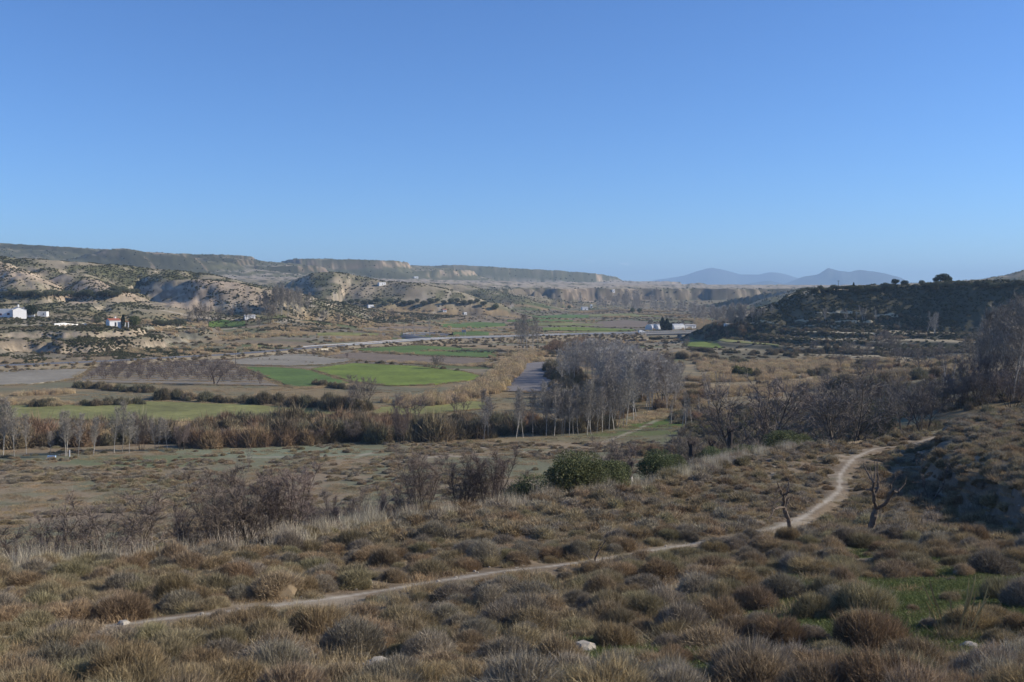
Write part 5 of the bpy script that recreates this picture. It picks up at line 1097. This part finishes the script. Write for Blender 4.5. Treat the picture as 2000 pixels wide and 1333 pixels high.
# red-roofed house and its outbuildings
x_, y_ = hx(215, 639); house('small white house with red tiled roof above the pale bluff', x_, y_+4, R(38), 5.4, 6.5, 3.0, .9, M_roof, [('door','f',.3,0,.9,2.0,M_dark),('window','l',0,1,.9,1.0,M_dark)], (1.2,.2,.9))
x_, y_ = hx(235.5, 642); house('low white outbuilding in front of the red-roofed house', x_, y_+1.5, R(30), 3.4, 3, 2.7, 0, M_white, [('window','r',0,1.1,.6,.6,M_dark)], name='outbuilding', cat_='outbuilding')
x_, y_ = hx(248, 642); o = root('gateway', 'white arched gateway pillar beside the slim dark cypress', 'gateway', (x_, y_, float(Hs(x_, y_))), R(20))
bx('pillar', M_white, o, (-.9,-.5,-.3,.3,-1,3.1)); bx('pillar', M_white, o, (.5,.9,-.3,.3,-1,3.1)); bx('lintel', M_roof, o, (-1.05,1.05,-.4,.4,3.102,3.35))
def wall_run(label, pts, h, th_, m, name='garden_wall', cat_='wall', cap=None, parts=None):
    P = [hit(*p) for p in pts]; c = P[0]; o = root(name, label, cat_, c)
    for a, b in zip(P[:-1], P[1:]):
        d = np.array(b[:2])-np.array(a[:2]); L_ = np.linalg.norm(d); n_ = np.array([-d[1], d[0]])/L_*th_/2; a_ = np.array(a[:2])-c[:2]; b_ = np.array(b[:2])-c[:2]; za, zb = a[2]-c[2], b[2]-c[2]
        V = []
        for z_ in (-1.2, h): V += [(*(a_-n_), za+z_), (*(b_-n_), zb+z_), (*(b_+n_), zb+z_), (*(a_+n_), za+z_)]
        link('wall_panel', mesh('wall_panel', V, [np.array([(0,3,2,1),(4,5,6,7),(0,1,5,4),(1,2,6,5),(2,3,7,6),(3,0,4,7)])], m), o)
        V2 = np.array(V); V2[:4, 2] = [za+h+.002, zb+h+.002]*1+[zb+h+.002, za+h+.002]; V2[4:, 2] = V2[:4, 2]+.1; ctr_ = V2[:, :2].mean(0)
        link('coping', mesh('coping', np.c_[V2[:, :2]+np.r_[np.tile(-n_*.25, (2, 1)), np.tile(n_*.25, (2, 1)), np.tile(-n_*.25, (2, 1)), np.tile(n_*.25, (2, 1))], V2[:, 2]], [np.array([(0,3,2,1),(4,5,6,7),(0,1,5,4),(1,2,6,5),(2,3,7,6),(3,0,4,7)])], cap or m), o)
wall_run('long low white wall along the track left of the red-roofed house', [(106,637),(125,636.5),(145,637),(170,635)], .7, .4, M_white)
# white farmhouse
G_ = 'white farmhouse buildings on the left'
x_, y_ = hx(3, 621); house('flat white wing at the left picture edge of the farmhouse', x_, y_+4, R(10), 10, 7, 4.4, 0, M_groof, [('window','f',-1.2,1.2,1.0,1.1,M_red),('window','f',2.8,1.4,1.4,1.1,M_red)], group=G_)
x_, y_ = hx(27, 621); house('tall gabled white farmhouse with chimney', x_, y_+5, R(-52), 8, 7, 4.4, 1.5, M_groof, [('door','f',-1.4,0,2.6,2.4,M_teal),('window','f',2.2,1.2,1.0,1.0,M_dark)], (-2.2,.6,1.4), group=G_)
x_, y_ = hx(46, 621); house('gabled white farmhouse wing with a red door', x_, y_+4, R(-35), 6.4, 5.5, 4.0, 1.2, M_groof, [('door','f',1.0,0,1.0,2.2,M_red),('window','r',0,1.2,.9,1.0,M_dark)], group=G_)
x_, y_ = hx(80, 619); house('low white shed right of the dark bushy tree', x_, y_+2.5, R(8), 5.2, 4, 2.4, 0, M_white, [('window','f',1,1,.7,.7,M_dark)], name='shed', cat_='shed', group=G_)
wall_run('short white wall between the farmhouse and its shed', [(56,620.5),(68,620.5)], 1.3, .3, M_white)
# small far buildings
for u, v, w_, d_, h_, rh_, rm, l_ in [(812,545,11,8,4,0,M_groof,'lone white farm building far out on the pale plateau'),(723,602,6,4,2.4,0,M_white,'small bright white hut at the foot of the rounded hill'),(868,612,3.6,3,2,.6,M_roof,'tiny white hut with red roof on the valley floor'),(908,615,3,3,1.8,0,M_white,'tiny white shed right of the red-roofed hut'),
    (1142,606,9,6,3.5,1,M_groof,'grey farm building far down the valley'),(1155,602,3,3,5,0,M_white,'small pale tower beside the grey farm building'),(745,560,8,5,2.2,0,M_groof,'low pale barn on the slope of the rounded hill'),(1348,642,9,5,2.6,.4,M_groof,'low grey shed right of the greenhouses'),(1428,640,7,4,1.8,.4,M_conc,'pale low barn at the foot of the shaded hill'),(486,625,7,4,2.2,.5,M_groof,'low grey hut beside the left terraces'),(1198,577,5,4,4,0,M_white,'cave dwelling with white front in the far cliff')]:
    x_, y_ = hx(u, v); house(l_, x_, y_+d_/2, R(rs.uniform(8, 30)), w_, d_, h_, rh_, rm, [('door','f',0,0,h_*.3,h_*.6,M_dark),('window','f',w_*.3,h_*.4,h_*.25,h_*.25,M_dark)], name='hut' if w_ < 9 else 'farm_building', cat_='hut' if w_ < 9 else 'building')
# cream wall of the plots by the road
P_ = [((545,691),(600,688.5)),((604,688),(622,687)),((627,686.5),(641,686))]
for i, (a, b) in enumerate(P_):
    wall_run(['long cream wall section on the left by the road','middle short cream wall section by the road','right short cream wall section by the road'][i], [a, b], [1.0, 1.2, 1.2][i], .35, M_cream, 'cream_wall', 'wall')
# greenhouses: tunnels with hoops
def tunnel(label, u, v, W, L_, H, rz):
    x_, y_ = hx(u, v); o = root('greenhouse', label, 'greenhouse', (x_, y_+W/2, float(Hs(x_, y_+W/2))), rz, 'white tunnel greenhouses')
    a = np.linspace(0, math.pi, 15); prof = np.c_[-np.cos(a)*W/2, np.sin(a)**.75*H]; prof[:, 1] = np.maximum(prof[:, 1], -.5+1.6*(np.abs(np.cos(a)) < .999)*0); xs_ = np.linspace(-L_/2, L_/2, 7)
    V = np.array([(xx, p_[0], p_[1]+(-.6 if k in (0, 14) else 0)) for xx in xs_ for k, p_ in enumerate(prof)]); F = [[i*15+j, (i+1)*15+j, (i+1)*15+j+1, i*15+j+1] for i in range(6) for j in range(14)]
    link('cover', mesh('cover', V, [np.array(F)], M_film, smooth=True), o)
    for s in (-1, 1):
        V = np.array([(s*(L_/2-.02), 0, -.6)]+[(s*(L_/2-.02), p_[0]*.99, p_[1]*.99-(.6 if k in (0, 14) else 0)) for k, p_ in enumerate(prof)])
        link('end_wall', mesh('end_wall', V, [np.array([[0, j+1, j+2] for j in range(14)])], M_film), o)
    for xx in np.linspace(-L_/2+.3, L_/2-.3, 9):
        V, F_ = tube(np.array([(xx, p_[0]*1.012, max(p_[1], 0)*1.012+.01) for p_ in prof]), np.full(15, .06), 4); link('hoop', mesh('hoop', V, [F_], M_steel), o)
    bx('door', M_paint, o, (L_/2+.0, L_/2+.06, -.9, .9, 0, 2.1))
tunnel('left white tunnel greenhouse of the pair left of the cypresses', 1277, 644.5, 8, 10, 4.2, R(38)); tunnel('second white tunnel greenhouse touching the cypresses', 1289, 644.5, 8, 10, 4.2, R(38)); tunnel('white tunnel greenhouse right of the cypresses', 1323, 643.8, 8, 11, 4.3, R(30))
# road on its low embankment, bridge over the river bed
RD = [(-120,719,2.5),(200,706,2.3),(340,698,2.2),(440,693,2.3),(560,683.5,2.4),(640,677,2.5),(720,672,2.5),(800,666,2.8),(870,662,3.0),(1000,658,3.2),(1100,654.5,3.4),(1200,652,3.6),(1250,651,3.7),(1300,650,3.75),(1350,649,3.8),(1395,648,3.8),(1440,645,4.2)]
RP = resample([zpt(*p) for p in RD], 160)
RP[:, 2] = np.maximum(RP[:, 2], np.where(RP[:, 0] < zpt(1000,658,3.2)[0], Hs(RP[:, 0], RP[:, 1])+.35, RP[:, 2]))
for _ in range(6): RP[1:-1, 2] = (RP[:-2, 2]+RP[1:-1, 2]*2+RP[2:, 2])/4
def ribbon(P, offs, dzs):
    d = unit(np.gradient(P[:, :2], axis=0)); n = np.c_[-d[:, 1], d[:, 0]]
    V = np.stack([np.c_[P[:, :2]+n*o_, P[:, 2]+z_] for o_, z_ in zip(offs, dzs)], 1); k = len(offs); m_ = len(P)
    i, j = np.meshgrid(np.arange(m_-1), np.arange(k-1), indexing='ij'); F = np.stack([i*k+j, (i+1)*k+j, (i+1)*k+j+1, i*k+j+1], -1).reshape(-1, 4)
    return V.reshape(-1, 3), [F[:, ::-1]]
xb0, xb1 = zpt(1250,651,3.7)[0], zpt(1392,648,3.8)[0]
on_b = (RP[:, 0] > xb0) & (RP[:, 0] < xb1); i0, i1 = np.where(on_b)[0][[0, -1]]
link('road', mesh('road', *ribbon(RP, [-4, 4], [.02, .02]), M_asph), kind='structure')
M_bankm = mat('verge', (.22,.18,.12), noise=.25, nscale=.3, fine=.2)
for nm, PP in (('road_embankment', RP[:i0+1]), ('road_embankment', RP[i1:])): link(nm, mesh(nm, *ribbon(PP, [-11, -4.9, 4.9, 11], [-3.6, -.02, -.02, -3.6]), M_bankm), kind='structure')
for o_ in (-3.6, 3.6): link('road_marking', mesh('edge_line', *ribbon(RP, [o_-.09, o_+.09], [.026, .026]), M_paint), kind='structure')
a, b, t_ = along(RP[:i0], 900, -12, -4.6); dR, _, zr, _ = poly_dist(a, b, RP); zz_ = np.maximum(Hs(a, b), zr-.02-3.6*np.clip((dR-4.9)/6.1, 0, 1))
scatter('undergrowth', 'weeds and low brush on the road embankment', K_shrub, np.c_[a, b, zz_-.05], rs.uniform(.8, 2.4, len(a)), rs.uniform(.6, 2.2, len(a)))
# junction loop
JL = resample([zpt(870,662,3.05), zpt(835,660.5,3.05), zpt(808,657,3.05), zpt(797,654.5,3.0), zpt(806,652.8,3.0), zpt(840,652,3.0), zpt(880,652.5,3.0)], 50)
link('road', mesh('side_road', *ribbon(JL, [-14, -3.2, 3.2, 14], [-3.6, .01, .01, -3.6]), M_asph), kind='structure')
def rail(label, P, off, h=.75):
    c = P[0]; d = unit(np.gradient(P[:, :2], axis=0)); n = np.c_[-d[:, 1], d[:, 0]]; Q = np.c_[P[:, :2]+n*off, P[:, 2]]-c
    o = root('guardrail', label, 'guardrail', tuple(c), 0, 'guardrails of the road')
    m_ = len(Q); V = np.stack([Q+[0, 0, h-.38], Q+[0, 0, h]], 1).reshape(-1, 3); V2 = V + np.repeat(np.c_[n*.05, np.zeros(m_)], 2, 0); V = np.vstack([V, V2]); i = np.arange(m_-1)
    F = np.vstack([np.c_[i*2, i*2+2, i*2+3, i*2+1], np.c_[i*2+1, i*2+3, i*2+3+2*m_, i*2+1+2*m_], np.c_[i*2+2*m_, i*2+1+2*m_, i*2+3+2*m_, i*2+2+2*m_]])
    link('rail_beam', mesh('rail_beam', V, [F], M_steel), o)
    V, F = boxes(*[(q_[0]-.06, q_[0]+.06, q_[1]-.06, q_[1]+.06, q_[2]-.3, q_[2]+h-.1) for q_ in Q[::2]]); link('post', mesh('rail_posts', V, F, M_steel), o, kind='stuff')
rail('long steel guardrail on the near side of the road up to the bridge', RP[62:i0], -4.3); rail('steel guardrail on the far side of the road', RP[55:i0], 4.3); rail('curved steel guardrail around the junction loop', JL[4:44], 3.6)
# bridge
BP = RP[i0-1:i1+2]; c = BP[0].copy(); o = root('road_bridge', 'low concrete road bridge over the reedy river bed', 'bridge', tuple(c))
Vt, Ft = ribbon(BP-c, [-4.9, 4.9, 4.9, -4.9, -4.9], [-.003, -.003, -.55, -.55, -.003]); link('deck', mesh('deck', Vt, Ft, M_conc), o)
for s in (-3.9, 0, 3.9): Vt, Ft = ribbon(BP-c, [s-.4, s+.4, s+.4, s-.4, s-.4], [-.56, -.56, -1.5, -1.5, -.56]); link('girder', mesh('girder', Vt, Ft, M_conc), o)
for t in (.5, .86):
    p = BP[int(len(BP)*t)]-c; bx('pier', M_conc, o, (p[0]-.7, p[0]+.7, p[1]-4.2, p[1]+4.2, -6.5, p[2]-1.52)); bx('pier_cap', M_conc, o, (p[0]-1.1, p[0]+1.1, p[1]-4.8, p[1]+4.8, p[2]-1.515, p[2]-1.05))
for s in (-4.75, 4.75):
    for hz in (.45, .8, 1.1): Vt, Ft = ribbon(BP-c, [s-.05, s+.05, s+.05, s-.05, s-.05], [hz, hz, hz-.1, hz-.1, hz]); rl_ = link('railing_bar', mesh('railing_bar', Vt, Ft, M_steel), o)
    d = unit(np.gradient(BP[:, :2], axis=0)); n = np.c_[-d[:, 1], d[:, 0]]; Q = resample(np.c_[BP[:, :2]+n*s, BP[:, 2]]-c, 26)
    V, F = boxes(*[(q_[0]-.05, q_[0]+.05, q_[1]-.05, q_[1]+.05, q_[2]-.1, q_[2]+1.12) for q_ in Q]); link('railing_post', mesh('railing_post', V, F, M_steel), o, kind='stuff')
# stone-pitched abutment slope left of the bridge
rng = np.random.RandomState(9); a0_ = RP[i0]-c
o2 = root('abutment', 'grey stone-pitched abutment slope at the left end of the bridge', 'abutment', tuple(c))
Vt, Ft = ribbon((RP[i0-12:i0+1]-c), [-4.6, -10.5], [-.05, -4.4]); link('slope_face', mesh('slope_face', Vt, Ft, M_conc), o2)
st = []
for _ in range(260):
    k = rng.randint(i0-12, i0); t = rng.rand(); p = RP[k]-c; d = unit(RP[k+1, :2]-RP[k, :2]); n = np.array([-d[1], d[0]]); q_ = p[:2]-n*(4.7+5.6*t)+d*rng.uniform(0, 3); z_ = p[2]-.1-4.2*t; s = rng.uniform(.35, .7)
    st.append((q_[0]-s, q_[0]+s, q_[1]-s*.6, q_[1]+s*.6, z_-s*.6, z_+s*.6))
V, F = boxes(*st); V += rng.normal(size=V.shape)*.13; link('stones', mesh('stones', V, F, M_rock), o2, kind='stuff')
# small white van on the road before the bridge
p = RP[i0]; d = RP[i0+1]-RP[i0]; o = root('white_van', 'small white van driving on the road at the left end of the bridge', 'van', (p[0], p[1]+1.6, p[2]+.03), math.atan2(d[1], d[0]))
V = np.array([(-2.1,-.85,.35),(2.1,-.85,.35),(2.1,-.85,1.0),(1.35,-.85,1.15),(.75,-.85,1.85),(-2.05,-.85,1.9)]); V = np.vstack([V, V*[1, -1, 1]])
link('body', mesh('van_body', V, [np.array([(0,1,7,6),(1,2,8,7),(2,3,9,8),(3,4,10,9),(4,5,11,10),(5,0,6,11)]), np.array([(5,4,3,2,1,0),(6,7,8,9,10,11)])], M_paint), o)
bx('side_window', M_glass, o, (-.1,.8,-.875,-.852,1.2,1.6)); bx('side_window', M_glass, o, (-.1,.8,.852,.875,1.2,1.6)); bx('rear_window', M_glass, o, (-2.115,-2.075,-.6,.6,1.2,1.65))
link('windscreen', mesh('windscreen', np.array([(1.34,-.75,1.19),(1.34,.75,1.19),(.80,.75,1.83),(.80,-.75,1.83)])+[.012, 0, .012], [np.array([(0,1,2,3)])], M_glass), o)
for sx in (-1.4, 1.35):
    for sy in (-.82, .82):
        a = np.linspace(0, 2*math.pi, 14, endpoint=False); V = np.vstack([np.c_[sx+np.cos(a)*.33, np.full(14, sy-.12), .33+np.sin(a)*.33], np.c_[sx+np.cos(a)*.33, np.full(14, sy+.12), .33+np.sin(a)*.33]])
        wh = link('wheel', mesh('wheel', V, [np.array([(j, (j+1) % 14, (j+1) % 14+14, j+14) for j in range(14)]), np.array([list(range(13, -1, -1)), list(range(14, 28))])], M_dark), o); sgn = 1 if sy > 0 else -1
        V = np.c_[sx+np.cos(a)*.18, np.full(14, sy+sgn*.125), .33+np.sin(a)*.18]; link('rim', mesh('rim', V, [np.array([list(range(14))])], M_steel), wh)
# poles and signs
def pole(label, u, v, vt, arm=True, r_=.11, lat=False):
    x_, y_, z_ = hit(u, v); H = H_for(x_, y_, vt); o = root('utility_pole', label, 'pole', (x_, y_, z_), 0, 'utility poles')
    V, F = tube(np.array([(0,0,-.4),(0,0,H*.5),(0,0,H)]), [r_, r_*.85, r_*.6], 8); link('pole_shaft', mesh('pole_shaft', V, [F], M_wood), o)
    if arm:
        a_ = bx('crossarm', M_wood, o, (-.8,.8,-.06,.06,H-.5,H-.38))
        for q_ in (-.7, 0, .7): V, F = tube(np.array([(q_,0,H-.378),(q_,0,H-.2)]), [.05, .04], 6); link('insulator', mesh('insulator', V, [F], M_glass), a_)
pole('wooden utility pole behind the orchard', 460, 718, 684); pole('tall dark pole on the crest of the shaded hill', 1637, 574, 548, True, .16); pole('utility pole left of the tall dark pole on the far hill', 1597, 569, 557, True, .18); pole('second utility pole on the far hill crest', 1590, 569, 558, True, .18)
pole('pale post beside the road above the grove', 1125, 655, 640, False, .22); pole('dark post beside the grey shed near the bridge', 1350, 648, 638, False, .25)
x_, y_, z_ = hit(906, 659); o = root('road_sign', 'two-legged road sign board seen from behind near the junction', 'sign', (x_, y_, z_), 0)
for q_ in (-.9, .9): V, F = tube(np.array([(q_,0,-.3),(q_,0,4.6)]), [.09, .08], 6); link('post', mesh('sign_post', V, [F], M_steel), o)
bx('board', M_steel, o, (-1.4,1.4,-.13,-.09,3.2,4.8))
x_, y_, z_ = hit(101, 896); o = root('trough', 'small pale blue trough under the scattered poplars at left', 'trough', (x_, y_, z_), R(6))
bx('basin', M_blue, o, (-.65,.65,-.25,.25,.15,.2),(-.65,.65,-.25,-.2,.2,.45),(-.65,.65,.2,.25,.2,.45),(-.65,-.6,-.2,.2,.2,.45),(.6,.65,-.2,.2,.2,.45)); 
for q_ in (-.5, .5): bx('leg', M_blue, o, (q_-.05,q_+.05,-.2,.2,-.1,.148))
x_, y_, z_ = hit(136, 893); o = root('marker_post', 'short white marker post beside the blue trough', 'post', (x_, y_, z_)); bx('post_shaft', M_paint, o, (-.06,.06,-.06,.06,-.3,1.1)); bx('post_cap', M_paint, o, (-.09,.09,-.09,.09,1.102,1.16))
# stones on the near slope
def rock(label, u, y, s, seed, fl=.55):
    rng = np.random.RandomState(seed); x_ = xat(u, y, 1200); n = 9; V = []; lev = [-.5, 0, .5, .85]
    for l in lev: a = np.linspace(0, 2*math.pi, n, endpoint=False)+rng.uniform(0, .3); rr_ = math.sqrt(1-min(.99, abs(l))**2)*(1+rng.uniform(-.22, .22, n)); V.append(np.c_[np.cos(a)*rr_, np.sin(a)*rr_*.8, np.full(n, l*fl)+rng.uniform(-.08, .08, n)])
    V = np.vstack(V+[[[0, 0, fl*.95]]])*s; F = [(i*n+j, i*n+(j+1) % n, (i+1)*n+(j+1) % n, (i+1)*n+j) for i in range(3) for j in range(n)]; T = [(3*n+j, 3*n+(j+1) % n, 4*n) for j in range(n)]
    link('stone', mesh('stone', V, [np.array(F), np.array(T)], M_rock), loc=down(x_, y, .03), label=label, category='stone', group='pale stones on the near slope')
for i, (u, y, s, l_) in enumerate([(1837,35,.28,'white stone among the brown shrubs right of the forked dead tree'),(385,20.5,.34,'largest pale stone below the footpath at left'),(62,17.6,.24,'pale stone near the lower left corner'),(1140,19.6,.26,'pale stone at the centre below the footpath'),(742,18.2,.36,'flat pale stone by green grass at lower middle'),(700,18.8,.20,'small pale stone left of the flat one'),(1330,20.6,.18,'small pale stone before the big shrubs at centre right'),
     (640,24.2,.22,'pale stone beside the footpath at left'),(1000,18.2,.18,'small pale stone near the bottom centre'),(860,24,.16,'tiny pale stone under the footpath middle'),(1560,18.2,.2,'pale stone in the green hollow'),(500,17.4,.2,'pale stone at the bottom left of the slope'),(1895,19.5,.2,'pale stone right of the tall yellow stalks'),(240,23.6,.15,'tiny white stone beside the footpath at far left')]): rock(l_, u, y, s, 50+i, .5 if i != 4 else .3)
P = []; 
a, b = rand_polar(900, 13, 60, -.54, .54, 1.1); k_ = edge_side(a, b) < 0; a, b = a[k_], b[k_]
rng = np.random.RandomState(5); peb = []
for i in range(3):
    V, F, _ = lump(np.random.RandomState(i+70), .5, .4, 6, .25, 0, (.4,.4,.4)); peb.append(mesh('pebble', V, F, M_rock))
scatter('pebbles', 'small pale pebbles strewn over the near slope', proto_collection('pebble_kinds', peb), on(a, b), rs.uniform(.04, .15, len(a)))
# tall yellow stalks
x_, y_, z_ = down(xat(1862, 20.4, 1240), 20.4); o = root('tall_grass', 'tussock of tall yellow seeding stalks at lower right', 'grass tussock', (x_, y_, z_)); rng = np.random.RandomState(8)
for i in range(15):
    bx0 = rng.uniform(-.28, .28); P, _ = curve([bx0, rng.uniform(-.2, .2), 0], [bx0*1.3+rng.uniform(-.1, .1), rng.uniform(-.15, .15), 1], rng.uniform(.75, 1.45), 7, rng, 0, .05)
    rr_ = np.array([.008, .008, .007, .007, .017, .018, .004]); link('stalk', mk('stalk', tubes([(P, rr_)], (.46,.36,.17), 5), M_dry), o)
t_ = tuft(300, 500, .35, .35, (.25,.2,.12), (.4,.32,.2), .008, .4); link('leaf_tuft', mk('leaf_tuft', t_, M_dry), o, kind='stuff')

# ------------------------------------------------------------------ air
V, F = boxes((-19500, 19500, -19500, 19500, -8, 420))
hz = link('haze', mesh('haze', V, F), kind='stuff'); hm = bpy.data.materials.new('haze'); hm.use_nodes = True; hm.node_tree.nodes.clear()
pv = hm.node_tree.nodes.new('ShaderNodeVolumePrincipled'); out_ = hm.node_tree.nodes.new('ShaderNodeOutputMaterial')
pv.inputs['Density'].default_value = 1.0e-4; pv.inputs['Color'].default_value = (.50, .73, 1.0, 1); pv.inputs['Anisotropy'].default_value = .1
hm.node_tree.links.new(pv.outputs[0], out_.inputs['Volume']); hz.data.materials.append(hm); hz['label'] = 'thin blue haze filling the valley air'
